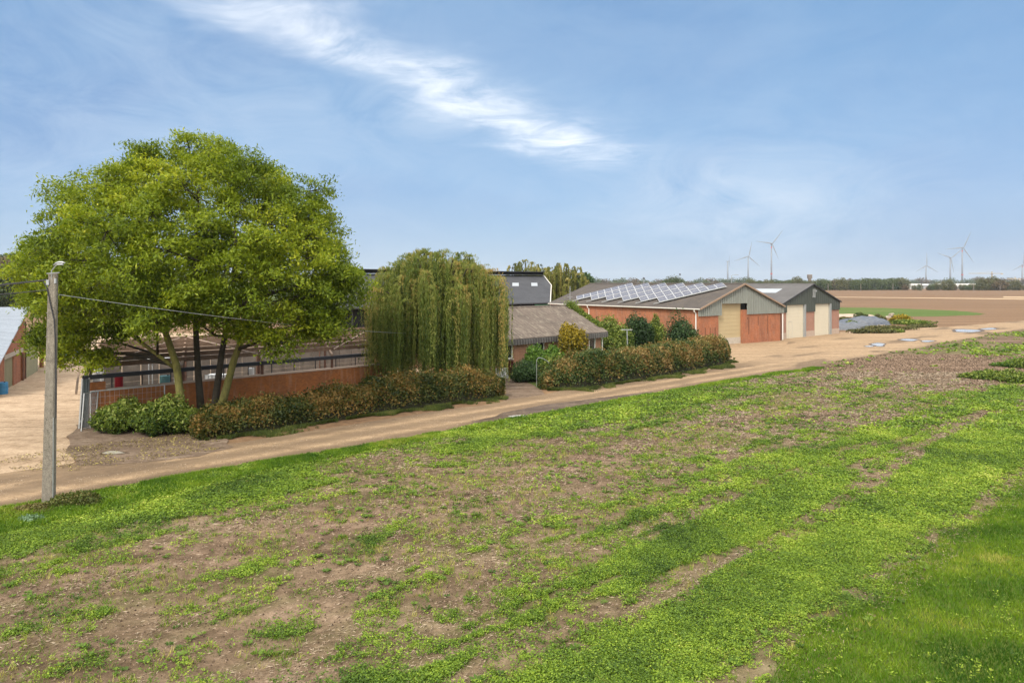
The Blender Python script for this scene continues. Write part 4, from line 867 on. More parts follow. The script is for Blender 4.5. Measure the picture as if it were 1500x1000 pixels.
for i in range(5):                          # rails of the rows beyond the ridge that show over it
    y = 4.6 + i * 4.4; c, s_ = math.cos(th), math.sin(th); x0 = W / 2 + .15
    ar = thing('mounting_rail', 'thin pale panel edge showing over the solar barn ridge', 'rail', (O[0] + c * x0 - s_ * y, O[1] + s_ * x0 + c * y, HR + .02), th, group='panel edges over the ridge')
    mb = MB(); mb.slab((0, 0, .02), (1.9, -2, .16 - k * .0), (2.3, -1.6, .1), (.4, .4, 0.02), .05); mb.bar((1.0, -1, 0), (1.0, -1, -.6), .05); mb.bar((2.0, -1.8, 0), (2.0, -1.8, -.8), .05); mb.build('rail', m_white, ar)

# ================================================================ dark gabled barn
th2 = math.atan2(11, 12.7); O2 = (36.3, 96.4, 0); W2, L2, E2, R2 = 16.8, 28, 4.75, 7.3
db = thing('gabled_barn', 'barn with dark green gable and two tall cream doors', 'barn', O2, th2)
D1, D2 = (1.15, 6.0), (9.15, 13.7)
mb = MB(); 
for x0, x1 in ((0, D1[0]), (D1[1] + .55, D2[0]), (D2[1] + .55, W2)): mb.box(x0, 0, .8, x1, .3, 4.0)
mb.box(0, .3, .8, .3, L2, 4.7); mb.box(W2 - .3, .3, .8, W2, L2, 4.7); mb.build('wall', m_brick_p, db)
mb = MB()
for x0, x1 in ((-.02, D1[0]), (D1[1] + .55, D2[0]), (D2[1] + .55, W2 + .02)): mb.box(x0, -.04, -.2, x1, .32, .8)
mb.box(-.02, .32, -.2, .32, L2, .8); mb.box(W2 - .32, .32, -.2, W2 + .02, L2, .8); mb.build('plinth', m_conc_l, db)
k2 = (R2 - E2) / (W2 / 2); z2 = lambda x: E2 + .06 + k2 * (W2 / 2 - abs(x - W2 / 2)); mb = MB()
def cl2(x0, x1, zb):
    n = max(1, int((x1 - x0) / .3)); 
    for i in range(n):
        a = x0 + (x1 - x0) * i / n; c = x0 + (x1 - x0) * (i + 1) / n; d0 = -.13 if i % 2 else -.11
        mb.add([(a, d0, zb), (c, d0, zb), (c, d0, z2(c)), (a, d0, z2(a)), (a, -.02, zb), (c, -.02, zb), (c, -.02, z2(c)), (a, -.02, z2(a))], [(0, 1, 2, 3), (5, 4, 7, 6), (0, 4, 5, 1), (0, 3, 7, 4), (1, 5, 6, 2)])
cl2(-.1, D1[0], 3.55); cl2(D1[0], D1[1] + .5, 4.55); cl2(D1[1] + .5, W2 / 2, 3.5); cl2(W2 / 2, D2[0], 3.5); cl2(D2[0], D2[1] + .5, 4.55); cl2(D2[1] + .5, W2 + .1, 3.6)
mb.build('gable_cladding', m_dkclad, db)
r2 = roofs(db, W2, L2, E2, R2, m_roof_drk, ov=.25, y0=-.25)
mb = MB(); sx = lambda x: E2 + .125 + k2 * x
mb.slab((4.2, 3.2, sx(4.2) + .03), (6.0, 3.2, sx(6.0) + .03), (6.0, 15.5, sx(6.0) + .03), (4.2, 15.5, sx(4.2) + .03), .03); mb.build('skylight', m_sky, r2)
mb = MB()
for s in (0, 1):
    x0, x1 = (-.25, W2 / 2) if s == 0 else (W2 + .25, W2 / 2); mb.bar((x0, -.29, E2 - .25 * k2 + .05), (x1, -.29, R2 + .06), .06, .16)
mb.build('verge_trim', m_steel, db)
for d0, d1 in (D1, D2):
    mb = MB(); mb.box(d0, .12, 0, d1, .2, 4.75)
    for i in range(10): mb.box(d0, .105, .45 * i + .22, d1, .12, .45 * i + .235)
    dd = mb.build('roller_door', m_cream, db)
    mb = MB(); mb.box(d1 + .02, -.1, -.1, d1 + .5, .34, 4.55); mb.build('door_pillar', m_steel if 0 else m_galv, db)
    if d0 < 3:
        mb = MB(); x = d0 + .75
        for a, bz, c, dz in ((x, .1, x + .05, 2.3), (x + 1.0, .1, x + 1.05, 2.3), (x, 2.25, x + 1.05, 2.3)): mb.box(a, .085, bz, c, .105, dz)
        mb.box(x + .12, .06, 1.0, x + .25, .105, 1.12); mb.build('wicket_door', m_gut, dd)
mb = MB(); mb.box(W2 / 2 - .15, -.45, 5.5, W2 / 2 + .15, -.13, 5.75); mb.box(W2 / 2 - .04, -.5, 5.7, W2 / 2 + .04, -.13, 6.7); mb.box(W2 / 2 - .2, -.6, 6.3, W2 / 2 + .2, -.4, 6.55); mb.build('floodlight', m_galv, db)

# ================================================================ big grey barn behind
O3 = np.array((-23.8, 83.9)); E3 = np.array((6.0, 112.3)); u3 = (E3 - O3); L3 = np.linalg.norm(u3); th3 = math.atan2(u3[1], u3[0]); cc, ss_ = math.cos(th3), math.sin(th3)
def loc3(x, y): x -= O3[0]; y -= O3[1]; return (cc * x + ss_ * y, -ss_ * x + cc * y)
bb_ = thing('livestock_barn', 'big grey roofed barn with ridge vent and skylights behind the willow', 'barn', (O3[0], O3[1], 0), th3)
dvx, dvy = loc3(O3[0] + 0.0, O3[1] + 13.5)      # slope runs straight away from the road side
HE3, HR3 = 4.5, 8.85
def s3(f, g_): return Vector((L3 * f + dvx * g_, dvy * g_, HE3 + (HR3 - HE3) * g_))   # f along, g up the slope
P_ = lambda f, g_, o=0: s3(f, g_) + Vector((0, -.25 * o, o))
mb = MB(); rr = s3(1, 1); kx = s3(1, 0) + Vector((dvx * .62 + .9, dvy * .62, (HR3 - HE3) * .62))
top = [s3(0, 0), s3(1, 0), kx, s3(1, 1) + Vector((-.6, 0, 0)), s3(0, 1)]; bot = [p - Vector((0, -.05, .16)) for p in top]; n = 5
mb.add([tuple(p) for p in top + bot], [tuple(range(5)), tuple(range(9, 4, -1))] + [(i, i + 5, (i + 1) % 5 + 5, (i + 1) % 5) for i in range(5)])
bk = [s3(0, 1), s3(1, 1) + Vector((-.6, 0, 0)), s3(1, 1) + Vector((dvx, dvy, -(HR3 - HE3))), s3(0, 1) + Vector((dvx, dvy, -(HR3 - HE3)))]
mb.slab(*[p - Vector((0, 0, .01)) for p in bk], .12); rf = mb.build('roof', m_roof_big, bb_)
mb = MB(); a = s3(0, .985) + Vector((0, 0, .05)); c = s3(1, .985) + Vector((-1, 0, .05))
for dz, w_ in ((.12, .9), (.62, 1.3)): mb.bar(a + Vector((0, 0, dz)), c + Vector((0, 0, dz)), w_, .10)
rv = mb.build('ridge_vent', m_roof_big, rf)
mb = MB(); mb.bar(a + Vector((0, 0, .37)), c + Vector((0, 0, .37)), .55, .4); mb.build('vent_gap', m_dark, rv)
for f in (.10, .22, .34, .62, .80, .905):
    mb = MB(); e = Vector((0, -.03, .05)); mb.slab(s3(f, .58) + e, s3(f + .035, .58) + e, s3(f + .035, .70) + e, s3(f, .70) + e, .03); mb.build('skylight', m_sky, rf)
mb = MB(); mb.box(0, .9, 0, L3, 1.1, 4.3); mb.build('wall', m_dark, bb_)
mb = MB(); mb.box(0, .25, 0, L3, .45, 1.5); mb.build('low_wall', m_conc_l, bb_)
for i in range(15):
    x = .1 + i * (L3 - .3) / 14; mb = MB(); mb.box(x, .3, 1.5 if 0 < i else 0, x + .16, .5, 4.35); mb.build('post', m_steel, bb_)
mb = MB(); mb.box(L3 - 3.3, .1, 1.5, L3 - .2, .24, 4.3); mb.build('sliding_door', m_green, bb_)
g4 = [s3(1, 0) + Vector((.02, .1, -.2)), kx + Vector((.1, 0, -.1)), s3(1, 1) + Vector((0, 0, -.25))]
mb = MB(); a = s3(1, 0) + Vector((0, .1, -.2)); mb.add([(L3, .1, 0), (L3 + .05, .1, 0), tuple(a), tuple(kx - Vector((0, 0, .2))), tuple(s3(1, 1) - Vector((0, 0, .3))), (kx.x, kx.y, 0), tuple(s3(1, 1) * .0 + Vector((s3(1, 1).x, s3(1, 1).y, 0)))], [(1, 5, 3, 2), (5, 6, 4, 3)])
mb.add([(L3 - .3, .3, 0), tuple(a - Vector((.3, -.2, 0))), tuple(kx - Vector((.4, 0, .2))), (kx.x - .4, kx.y, 0)], [(0, 3, 2, 1)]); m_gb = plain('greenish_sheet', (.36, .40, .26), .5, sc=2, stretch=(1, 1, .3)); mb.build('end_wall', m_gb, bb_)
mb = MB(); mb.bar(s3(1, 0), kx, .14, .1); mb.bar(kx, s3(1, 1) + Vector((-.6, 0, 0)), .14, .1); mb.build('verge_trim', m_gut, rf)
mb = MB(); mb.tube([s3(0, 0) + Vector((0, -.1, -.1)), s3(1, 0) + Vector((.4, -.1, -.1))], .09, 6); mb.build('gutter', m_steel, bb_)

# ================================================================ bungalow
th4 = R(45.5); O4 = (-3.4, 58.6, 0); W4, D4, E4, R4 = 17.4, 9.0, 2.75, 5.0
hs = thing('bungalow', 'low salmon brick bungalow with lichen grey corrugated roof', 'house', O4, th4)
wins = [(3.4, 4.9, 1.0, 2.25), (15.5, 16.5, .95, 2.25), (7.6, 9.0, .95, 2.25)]   # door opening added below
dopen = (12.2, 13.2, 0.0, 2.2); ops = sorted(wins + [dopen]); mb = MB(); x = 0
for x0, x1, z0, z1 in ops:
    mb.box(x, 0, -.2, x0, .3, 2.7); mb.box(x0, 0, z1, x1, .3, 2.7)
    if z0 > 0: mb.box(x0, 0, -.2, x1, .3, z0)
    x = x1
mb.box(x, 0, -.2, W4, .3, 2.7); mb.box(0, .3, -.2, .3, D4, 2.7); mb.box(W4 - .3, .3, -.2, W4, D4, 2.7); mb.box(.3, D4 - .3, -.2, W4 - .3, D4, 2.7)
for xa in (0, W4 - .3): mb.add([(xa, .02, 2.7), (xa, D4 - .02, 2.7), (xa, D4 / 2, R4 - .25), (xa + .3, .02, 2.7), (xa + .3, D4 - .02, 2.7), (xa + .3, D4 / 2, R4 - .25)], [(0, 2, 1), (3, 4, 5), (0, 3, 5, 2), (1, 2, 5, 4), (0, 1, 4, 3)])
mb.build('wall', m_brick_s, hs)
for x0, x1, z0, z1 in wins:
    mb = MB(); w_ = .09
    for a in ((x0, z0, x0 + w_, z1), (x1 - w_, z0, x1, z1), (x0 + w_, z0, x1 - w_, z0 + w_), (x0 + w_, z1 - w_, x1 - w_, z1)): mb.box(a[0], -.02, a[1], a[2], .1, a[3])
    if x1 - x0 > 1.2: mb.box((x0 + x1) / 2 - .035, 0, z0 + w_, (x0 + x1) / 2 + .035, .08, z1 - w_)
    wi = mb.build('window', m_white, hs); mb = MB(); mb.box(x0 + w_, .04, z0 + w_, x1 - w_, .06, z1 - w_); mb.build('pane', mg, wi)
    mb = MB(); mb.box(x0 - .08, -.1, z0 - .1, x1 + .08, .0, z0 - .003); mb.build('sill', m_white, wi)
mb = MB(); mb.box(dopen[0], .12, 0, dopen[1], .2, 2.2); mb.build('door', m_dark, hs)
mb = MB(); ov = .55; k4 = (R4 - E4) / (D4 / 2); zb = E4 - ov * k4 + .25
mb.corr((-.4, -ov, zb), (W4 + .45, -ov, zb), (W4 + .45, D4 / 2, R4 + .2), (-.4, D4 / 2, R4 + .2), pitch=.2, amp=.028, rows=1)
mb.corr((W4 + .45, D4 + ov, zb), (-.4, D4 + ov, zb), (-.4, D4 / 2, R4 + .2), (W4 + .45, D4 / 2, R4 + .2), pitch=.2, amp=.028)
rf4 = mb.build('roof', m_roof_hse, hs, smooth=False); mb = MB(); mb.tube([(-.4, D4 / 2, R4 + .18), (W4 + .45, D4 / 2, R4 + .18)], .12, 8); mb.build('ridge_cap', m_roof_hse, rf4)
mb = MB(); mb.corr((-.4, -ov - .05, zb - .52), (W4 + .45, -ov - .05, zb - .52), (W4 + .45, -ov - .05, zb - .03), (-.4, -ov - .05, zb - .03), pitch=.34, amp=.06, per=6)
mb.corr((W4 + .48, -ov, zb - .42), (W4 + .48, .6, zb - .42), (W4 + .48, .6, zb - .02), (W4 + .48, -ov, zb - .02), pitch=.2, amp=.03); mb.build('fascia', m_fascia, hs)
mb = MB(); mb.tube([(W4 + .1, -.1, 2.3), (W4 + .1, -.1, .1)], .055, 6); mb.build('downpipe', m_white, hs)
mb = MB()
mb.slab((W4 + .30, .1, zb + .30), (W4 + .62, .1, zb + .26), (W4 + .62, D4 / 2, R4 + .22), (W4 + .30, D4 / 2, R4 + .27), .1); mb.build('verge_trim', m_roof_drk, rf4)
# creeper along the roof verge
n = 3800; s_ = rng.random(n) ** .8; P = np.stack((W4 + .4 + rng.normal(size=n) * .16 + 1.1 * (s_ > .82) * rng.normal(size=n) * .3, D4 / 2 - 4.3 * (1 - s_), E4 + .1 + k4 * (4.5 - 4.3 * (1 - s_)) + .12 + np.abs(rng.normal(size=n)) * .14 * (1 + s_)), 1)
cr = thing('creeper', 'green creeper growing along the bungalow roof edge', 'climbing plant', O4, th4)
npmesh('leaves', leafquads(P, .16, .10), 4, leafm('creeper_leaf', GRN, .3), cr, tint=.55 + rng.normal(size=n) * .2)
mb = MB(); mb.tube([(W4 + .5, 4.6, 0), (W4 + .52, 4.55, 3), (W4 + .5, 4.4, 5.1), (W4 + .48, 2, 4.0)], [.05, .04, .03, .01], 5); mb.build('stem', m_twig, cr)

m_purl = plain('old_brown_timber', (.22, .145, .10), .85, sc=4, c2=(.11, .066, .045))
# ================================================================ roofless shed
Fp = lambda t, z=0: Vector((-22.3 + .713 * t, 37.5 + .70 * t, z)); Bp = lambda t, z=0: Vector((-28 + .713 * t, 49 + .70 * t, z))
sh = thing('roofless_shed', 'long roofless cattle shed of rust orange brick with bare purlins and rafters', 'shed', (-22.3, 37.5, 0), 0)
og = (-22.3, 37.5, 0); TF, TB = 19.4, 22.0; ez, bz = 2.6, 3.2
def wallseg(mb, a, b, z0, z1, t): a = Vector((a[0], a[1], (z0 + z1) / 2)); b = Vector((b[0], b[1], (z0 + z1) / 2)); mb.bar(a, b, t, z1 - z0)
mb = MB(); wallseg(mb, Fp(.3), Fp(TF), -.2, 1.8, .26); wallseg(mb, Fp(0), Fp(.9), -.2, 2.3, .30); wallseg(mb, Fp(TF), Bp(TB), -.2, 1.8, .26)
mbw = mb.build('wall', m_brick_w, sh, og)
mb = MB(); wallseg(mb, Fp(.95), Fp(TF), 1.803, 1.9, .34); mb.build('coping', m_conc_l, sh, og)
mb = MB(); n = 18
for i in range(n):
    a = Bp(TB * i / n + .03); c = Bp(TB * (i + 1) / n - .03)
    for j in range(4): wallseg(mb, a, c, j * .62, j * .62 + .6, .1)
mb.build('back_wall', m_panel, sh, og)
mb = MB()
for i in range(1, 4): a = Fp(0) .lerp(Bp(0), i / 4.0); wallseg(mb, a, Fp(0).lerp(Bp(0), (i + .8) / 4.0), 0, 2.1, .25)
mb.build('side_wall', m_white, sh, og)
fl = MB(); fl.add([Fp(.2, .03), Fp(TF, .03), Bp(TB, .03), Bp(0, .03)], [(0, 1, 2, 3)]); fl.build('floor', m_mud, sh, og)
TR = (0, 4.85, 9.65, 14.5, 19.3)
for t_ in TR:
    a = Fp(t_, ez); c = Bp(t_ * 1.135, bz); mb = MB(); mb.bar(a + Vector((0, 0, .12)), c + Vector((0, 0, .12)), .13, .2); mb.build('rafter', m_wood, sh, og)
    for z_, p in ((ez, a), (bz, c), ((ez + bz) / 2, a.lerp(c, .5))):
        mb = MB(); mb.bar((p.x, p.y, 0 if p is not a or t_ == 0 else 1.9), (p.x, p.y, z_ + .1), .14, .14); mb.build('post', m_rust if t_ > 0 else m_white, sh, og)
mb = MB(); mb.bar(Fp(-.15, ez - .02), Fp(TF, ez - .02), .2, .22); mb.build('eave_beam', m_steel, sh, og)
for g_ in (.16, .33, .5, .67, .84, 1.0):
    a = Fp(-.1).lerp(Bp(-.1), g_); c = Fp(TF).lerp(Bp(TB), g_); z_ = ez + (bz - ez) * g_ + .28
    mb = MB(); mb.bar((a.x, a.y, z_), (c.x, c.y, z_), .13, .26); mb.build('purlin', m_purl, sh, og)
for t0, g0, t1, g1_ in ((.3, .05, 4.6, .95), (5.0, .95, 9.4, .08), (9.8, .06, 14.2, .92), (14.7, .06, 19.1, .95), (14.3, .94, 10, .5)):
    a = Fp(t0).lerp(Bp(t0 * 1.135), g0); c = Fp(t1).lerp(Bp(t1 * 1.135), g1_); mb = MB()
    mb.bar((a.x, a.y, ez + .42 + (bz - ez) * g0), (c.x, c.y, ez + .42 + (bz - ez) * g1_), .05, .05); mb.build('brace', m_conc_l, sh, og)
for i in range(3):                           # splayed gable frame at the left end
    a = Fp(-.3 * i, ez - .1 - .35 * i); c = Bp(-.6 * i - .1, bz - .25 * i); mb = MB(); mb.bar(a + Vector((0, .3, 0)), c, .1, .16); mb.build('rail', m_wood if i else m_rust, sh, og)
for t_ in np.arange(1.6, 19, 1.55):          # feed barrier bars between wall and eave
    mb = MB(); p = Fp(t_) + Vector((-.9, .9, 0)); mb.bar((p.x, p.y, 0), (p.x, p.y, 2.45), .05); q = Fp(t_ + 1.4) + Vector((-.9, .9, 0)); mb.bar((p.x, p.y, 2.35), (q.x, q.y, 2.35), .05); mb.bar((p.x, p.y, 1.6), (q.x, q.y, 1.6), .04); mb.build('feed_barrier', m_steel, sh, og)
# things inside the shed
def barrel(name, label, p, r, h, mat, cat='barrel'):
    t = thing(name, label, cat, p); mb = MB(); zs = [0, .03, .3, .33, .36, .64, .67, .7, .97, 1.0]; rs = [.96, 1, 1, 1.05, 1, 1, 1.05, 1, 1, .94]
    mb.tube([(0, 0, z * h) for z in zs], [a * r for a in rs], 14); mb.build('drum', mat, t, smooth=False); mb = MB(); mb.tube([(r * .5, 0, h), (r * .5, 0, h + .05)], .05, 6); mb.build('bung', m_steel, t)
def gp(px, py, h): q = G(px, py, h); return (q[0], q[1], q[2])
m_blue = plain('pale_blue_plastic', (.16, .36, .38), .5); m_red = plain('red_paint', (.42, .02, .03), .5); m_bl2 = plain('blue_plastic', (.05, .22, .42), .45); m_wp = plain('white_plastic', (.75, .76, .76), .5, var=.08)
barrel('blue_drum', 'pale teal drum standing inside the left end of the roofless shed', (-20.9, 43.2, 0), .32, 1.95, m_blue)
barrel('red_drum', 'small red drum beside the white post inside the roofless shed', (-23.2, 42.3, 0), .22, 2.2, m_red)
tk = thing('storage_tank', 'white liquid tank in a wire cage inside the roofless shed', 'tank', (-20.6, 50.0, 0)); mb = MB(); mb.box(-.6, -.5, .15, .6, .5, 1.15); mb.tube([(0, 0, 1.15), (0, 0, 1.22)], .15, 10); mb.build('tank', m_wp, tk)
mb = MB(); [mb.bar((x, -.53, .1), (x, -.53, 1.2), .03) for x in np.linspace(-.6, .6, 6)]; [mb.bar((-.62, -.53, z), (.62, -.53, z), .03) for z in (.15, .5, .85, 1.18)]; mb.build('cage', m_galv, tk)
tk = thing('salt_trough', 'white trough on legs against the back wall of the roofless shed', 'trough', (-24.6, 50.6, 0)); mb = MB(); mb.box(-1, -.3, 1.9, 1, .3, 2.25); mb.build('basin', m_wp, tk); 
for x in (-.9, .9):
    for y in (-.25, .25): mb = MB(); mb.bar((x, y, 0), (x, y, 1.9), .07); mb.build('leg', m_galv, tk)
for px, Y, hh, rr, lb in ((240, 45.5, 1.25, .2, 'white milk can right of the middle of the shed'), (368, 47.5, 1.5, .2, 'white cylindrical pipe piece standing behind the shed wall')):
    p = at(px, Y, 500); barrel('white_canister', lb, (p[0], Y, 0), rr, hh + .4, m_wp, 'canister')

# leaning mesh fence panels at the near corner
def fence_panel(name, label, a, b, h, mesh=True, lean=0.0):
    a = Vector(a); b = Vector(b); t = thing(name, label, 'fence panel', a); d = b - a; mb = MB(); o_ = Vector((0, lean, 0))
    mb.bar((0, 0, 0), Vector((0, 0, h)) + o_, .05); mb.bar(d, d + Vector((0, 0, h)) + o_, .05); mb.bar(Vector((0, 0, h)) + o_, d + Vector((0, 0, h)) + o_, .045); mb.bar(o_ * .05 + Vector((0, 0, .12)), d + o_ * .05 + Vector((0, 0, .12)), .04); mb.build('frame', m_galv, t)
    mb = MB()
    for i in range(1, 16): p = d * (i / 16); mb.bar(p + Vector((0, 0, .12)), p + Vector((0, 0, h)) + o_, .007)
    for j in range(1, 6): z = h * j / 6; mb.bar(Vector((0, 0, z)) + o_ * (j / 6), d + Vector((0, 0, z)) + o_ * (j / 6), .008)
    mb.build('mesh', m_galv, t)
fence_panel('mesh_fence', 'galvanised wire mesh fence panel standing behind the laurel bush', (-21.7, 36.9, 0), (-19.0, 39.2, 0), 1.95)
fence_panel('mesh_fence', 'leaning mesh fence panel at the corner beside the grey sheet', (-21.75, 36.2, 0), (-21.5, 37.0, 0), 1.9, lean=.25)
t = thing('grey_sheet', 'tall grey steel sheet leaning at the near corner of the roofless shed', 'metal sheet', (-22.2, 36.9, 0)); mb = MB(); m_gs = plain('grey_sheet_metal', (.22, .245, .26), .5, .3, sc=2)
mb.corr((0, 0, 0), (.06, .5, 0), (.15, .5, 2.55), (.10, .0, 2.55), pitch=.25, amp=.03); mb.build('sheet', m_gs, t); mb = MB(); mb.bar((-.06, -.03, .02), (.05, .06, 2.58), .07); mb.bar((.06, .5, .02), (.15, .5, 2.58), .05); mb.build('edge_tube', m_galv, t)
mb = MB(); mb.slab((.0, -.04, .35), (.05, .46, .55), (.05, .46, .7), (.0, -.04, .45), .02); mb.build('stripe', m_wp, t)

# ================================================================ brick shed at the left edge
th5 = math.atan2(12.3, -5.7); O5 = (-35.0, 49.2, 0)
ls_ = thing('brick_outbuilding', 'orange brick outbuilding with pale corrugated roof at the left picture edge', 'shed', O5, th5)
# local x runs away from the viewer along the yard front; local +y points left, into the building
tp = lambda x: 2.85 + .33 * x
mb = MB(); mb.prism([(-3, -.2), (.7, -.2), (.7, tp(.7)), (-3, tp(-3))], 0, .3); mb.prism([(.7, 2.5), (6.95, 2.5), (6.95, tp(6.95)), (.7, tp(.7))], .004, .296); mb.prism([(6.95, -.2), (7.9, -.2), (7.9, tp(7.9)), (6.95, tp(6.95))], 0, .3)
mb.box(3.9, .03, -.2, 6.5, .28, 2.2); mb.box(7.6, .3, -.2, 7.9, 12, 5.3); mb.build('wall', m_brick_o, ls_)
mb = MB(); mb.box(.5, -.05, 2.2, 7.1, .31, 2.5); mb.build('lintel', m_conc, ls_)
mb = MB(); mb.box(1.15, .10, 0, 3.9, .16, 2.2)
for i in range(7): mb.box(1.15 + i * .4, .085, 0, 1.18 + i * .4, .10, 2.2)
mb.build('door', plain('moss_green_door', (.27, .25, .15), .7, sc=2), ls_)
mb = MB(); mb.box(.7, .35, 0, 7.0, .4, 2.3); mb.build('door_gap', m_dark, ls_)
mb = MB(); mb.slab((-3.4, -.3, tp(-3.4) + .12), (8.1, -.3, tp(8.1) + .12), (8.1, 12, tp(8.1) + .12), (-3.4, 12, tp(-3.4) + .12), .08)
for i in range(46): x = -3.4 + i * .25; mb.bar((x, -.3, tp(x) + .14), (x, 12, tp(x) + .14), .07, .05)
mb.build('roof', plain('pale_blue_roof_sheet', (.34, .38, .44), .5, .1, sc=1.3, var=.25, stretch=(2, .5, 1)), ls_)
for x in (6.75, 7.75): mb = MB(); mb.tube([(x, -.09, 0), (x, -.09, min(tp(x), 4.5) if x > 7 else 2.1)], .05, 6); mb.build('downpipe', m_rust, ls_)
an = thing('sheet_annex', 'pale green corrugated annex next to the orange brick outbuilding', 'shed', (O5[0] + math.cos(th5) * 7.95, O5[1] + math.sin(th5) * 7.95, 0), th5)
mb = MB(); mb.corr((0, 0, 0), (5.5, 0, 0), (5.5, 0, 3.4), (0, 0, 3.4), pitch=.3, amp=.03); mb.build('wall', plain('sage_sheet', (.30, .29, .19), .6, sc=2, stretch=(1, 1, .3)), an)
mb = MB(); mb.box(5.65, .6, 0, 8.4, .8, 2.6); mb.build('opening', m_dark, an); mb = MB(); mb.box(8.4, 0, 0, 8.7, .3, 2.7); mb.build('post', m_brick_o, an); mb = MB(); mb.box(5.52, 0, 0, 5.68, .2, 2.7); mb.build('post', m_brick_o, an)
mb = MB(); mb.slab((.2, -.3, 3.5), (8.8, -.3, 2.85), (8.8, 6, 3.6), (.2, 6, 4.4), .1); mb.build('roof', m_roof_drk, an)
mb = MB()
for s_ in (0, .5): mb.bar((s_, 0, 0), (s_ + .3, .7, 2.2), .06)
for j in range(7): f = (j + .5) / 7; mb.bar((.3 * f, .7 * f, 2.2 * f), (.5 + .3 * f, .7 * f, 2.2 * f), .035)
q = G(10, 571); t = thing('ladder', 'short pale ladder leaning against the outbuilding at the left edge', 'ladder', (q[0] , q[1], 0), th5 + .0); mb.build('ladder_frame', m_galv, t)
q = G(3, 577); barrel('blue_bin', 'blue plastic bin at the left picture edge by the outbuilding', (q[0], q[1], 0), .35, .8, m_bl2, 'bin')
q = G(95, 528); t = thing('blue_trailer', 'small blue and white farm trailer in the yard seen under the ash branches', 'trailer', (q[0], q[1], 0), .3)
mb = MB(); mb.box(-1.2, -.6, .5, 1.2, .6, .58); mb.box(-1.2, -.6, .58, 1.2, -.55, .95); mb.box(-1.2, .55, .58, 1.2, .6, .95); mb.box(-1.2, -.55, .58, -1.15, .55, .95); mb.box(1.15, -.55, .58, 1.2, .55, .95); mb.build('body', m_bl2, t)
for s_ in (-1, 1): mb = MB(); mb.tube([(0, s_ * .64, .33), (0, s_ * .80, .33)], .33, 16); mb.build('wheel', m_steel, t)
mb = MB(); mb.bar((1.2, 0, .54), (2.3, 0, .45), .08); mb.build('drawbar', m_galv, t)
q = G(110, 530); t = thing('white_bags', 'white filled sack lying beside the blue trailer in the yard', 'sack', (q[0], q[1] + .5, 0)); 
mb = MB(); mb.tube([(-.5, 0, .22), (-.38, 0, .25), (0, 0, .3), (.38, 0, .25), (.5, 0, .22)], [.05, .24, .3, .24, .05], 10); mb.build('sack', m_wp, t, smooth=True)

# ================================================================ utility pole, lamp, cables
q = G(71, 741); PX, PY = q[0], q[1]; pt = 7.85
po = thing('utility_pole', 'tall weathered concrete pole with a small lamp arm at the road edge', 'pole', (PX, PY, 0), R(-4))
m_pole, nt, b, o = new_mat('pole_concrete'); n1_ = noise(nt, obco(nt, (1, 1, .5)), 9, 6, .8); n2_ = noise(nt, obco(nt), 60, 3, .7)
kk_ = mixc(nt, .6, ramp(nt, n1_, [(.38, (.055, .048, .038)), (.5, (.17, .145, .115)), (.66, (.30, .265, .215))]), ramp(nt, n2_, [(.38, (.045, .04, .032)), (.58, (.28, .25, .205))])); nt.links.new(kk_, b.inputs['Base Color']); b.inputs['Roughness'].default_value = .95; bump(nt, b, n2_, .7, .02)
mb = MB(); rings = []
for i in range(13):
    f = i / 12; z = -.2 + (pt + .2) * f; w0, w1 = .42, .30; ww = (w0 + (w1 - w0) * f) / 2; dd_ = (.20 - .06 * f) / 2; c_ = .035; ox = .17 * f * 1.0
    rings.append([(sx * (ww - (c_ if k in (0, 3) else 0)) + ox, sy * (dd_ - (0 if k in (0, 3) else c_)), z) for sx, sy, k in ((-1, -1, 0), (1, -1, 0), (1, -1, 1), (1, 1, 1), (1, 1, 0), (-1, 1, 0), (-1, 1, 1), (-1, -1, 1))])
vs = [p for r_ in rings for p in r_]; fs = [(i * 8 + k, i * 8 + (k + 1) % 8, (i + 1) * 8 + (k + 1) % 8, (i + 1) * 8 + k) for i in range(12) for k in range(8)]; fs += [tuple(range(7, -1, -1)), tuple(96 + k for k in range(8))]
mb.add(vs, fs); mb.build('shaft', m_pole, po)
mb = MB()
for z in (1.3, 2.55, 3.75, 4.9, 5.7, 6.5): w_ = .42 - .12 * z / pt; mb.box(-w_ / 2 - .008 + .17 * z / pt, -.104 + .03 * z / pt - .004, z, w_ / 2 + .008 + .17 * z / pt, .06, z + .018)
mb.build('band', m_pole, po)
mb = MB(); mb.tube([(.215, -.08, .05), (.235, -.08, 3.0)], .018, 6); mb.build('conduit', m_galv, po)
mb = MB(); mb.tube([(.32, -.07, 3.0), (.315, -.09, 5.6), (.27, -.10, 6.3), (.13, -.11, 6.9), (.03, -.11, 7.35), (-.1, -.1, 7.55)], .02, 6); mb.build('cable_lead', m_steel, po)
mb = MB(); mb.tube([(.15, -.05, 7.6), (.17, -.08, 7.92), (.36, -.10, 8.12), (.42, -.1, 8.15)], .022, 6); am = mb.build('lamp_arm', m_galv, po)
mb = MB(); mb.tube([(.24, -.1, 8.10), (.34, -.1, 8.17), (.46, -.12, 8.20), (.60, -.14, 8.20), (.70, -.14, 8.18)], [.015, .035, .042, .035, .012], 10); lh = mb.build('lamp_head', m_galv, am, smooth=True)
mb = MB(); mb.tube([(.40, -.12, 8.135), (.62, -.14, 8.135)], [.03, .03], 8); mb.build('lamp_glass', m_sky, lh)
mb = MB(); mb.box(-.0, -.12, 7.45, .10, -.07, 7.62); mb.box(.27, -.10, 7.5, .33, -.05, 7.66); mb.tube([(.05, -.15, 7.83), (.5, -.15, 7.86)], .015, 5); mb.build('clamp', m_galv, po)
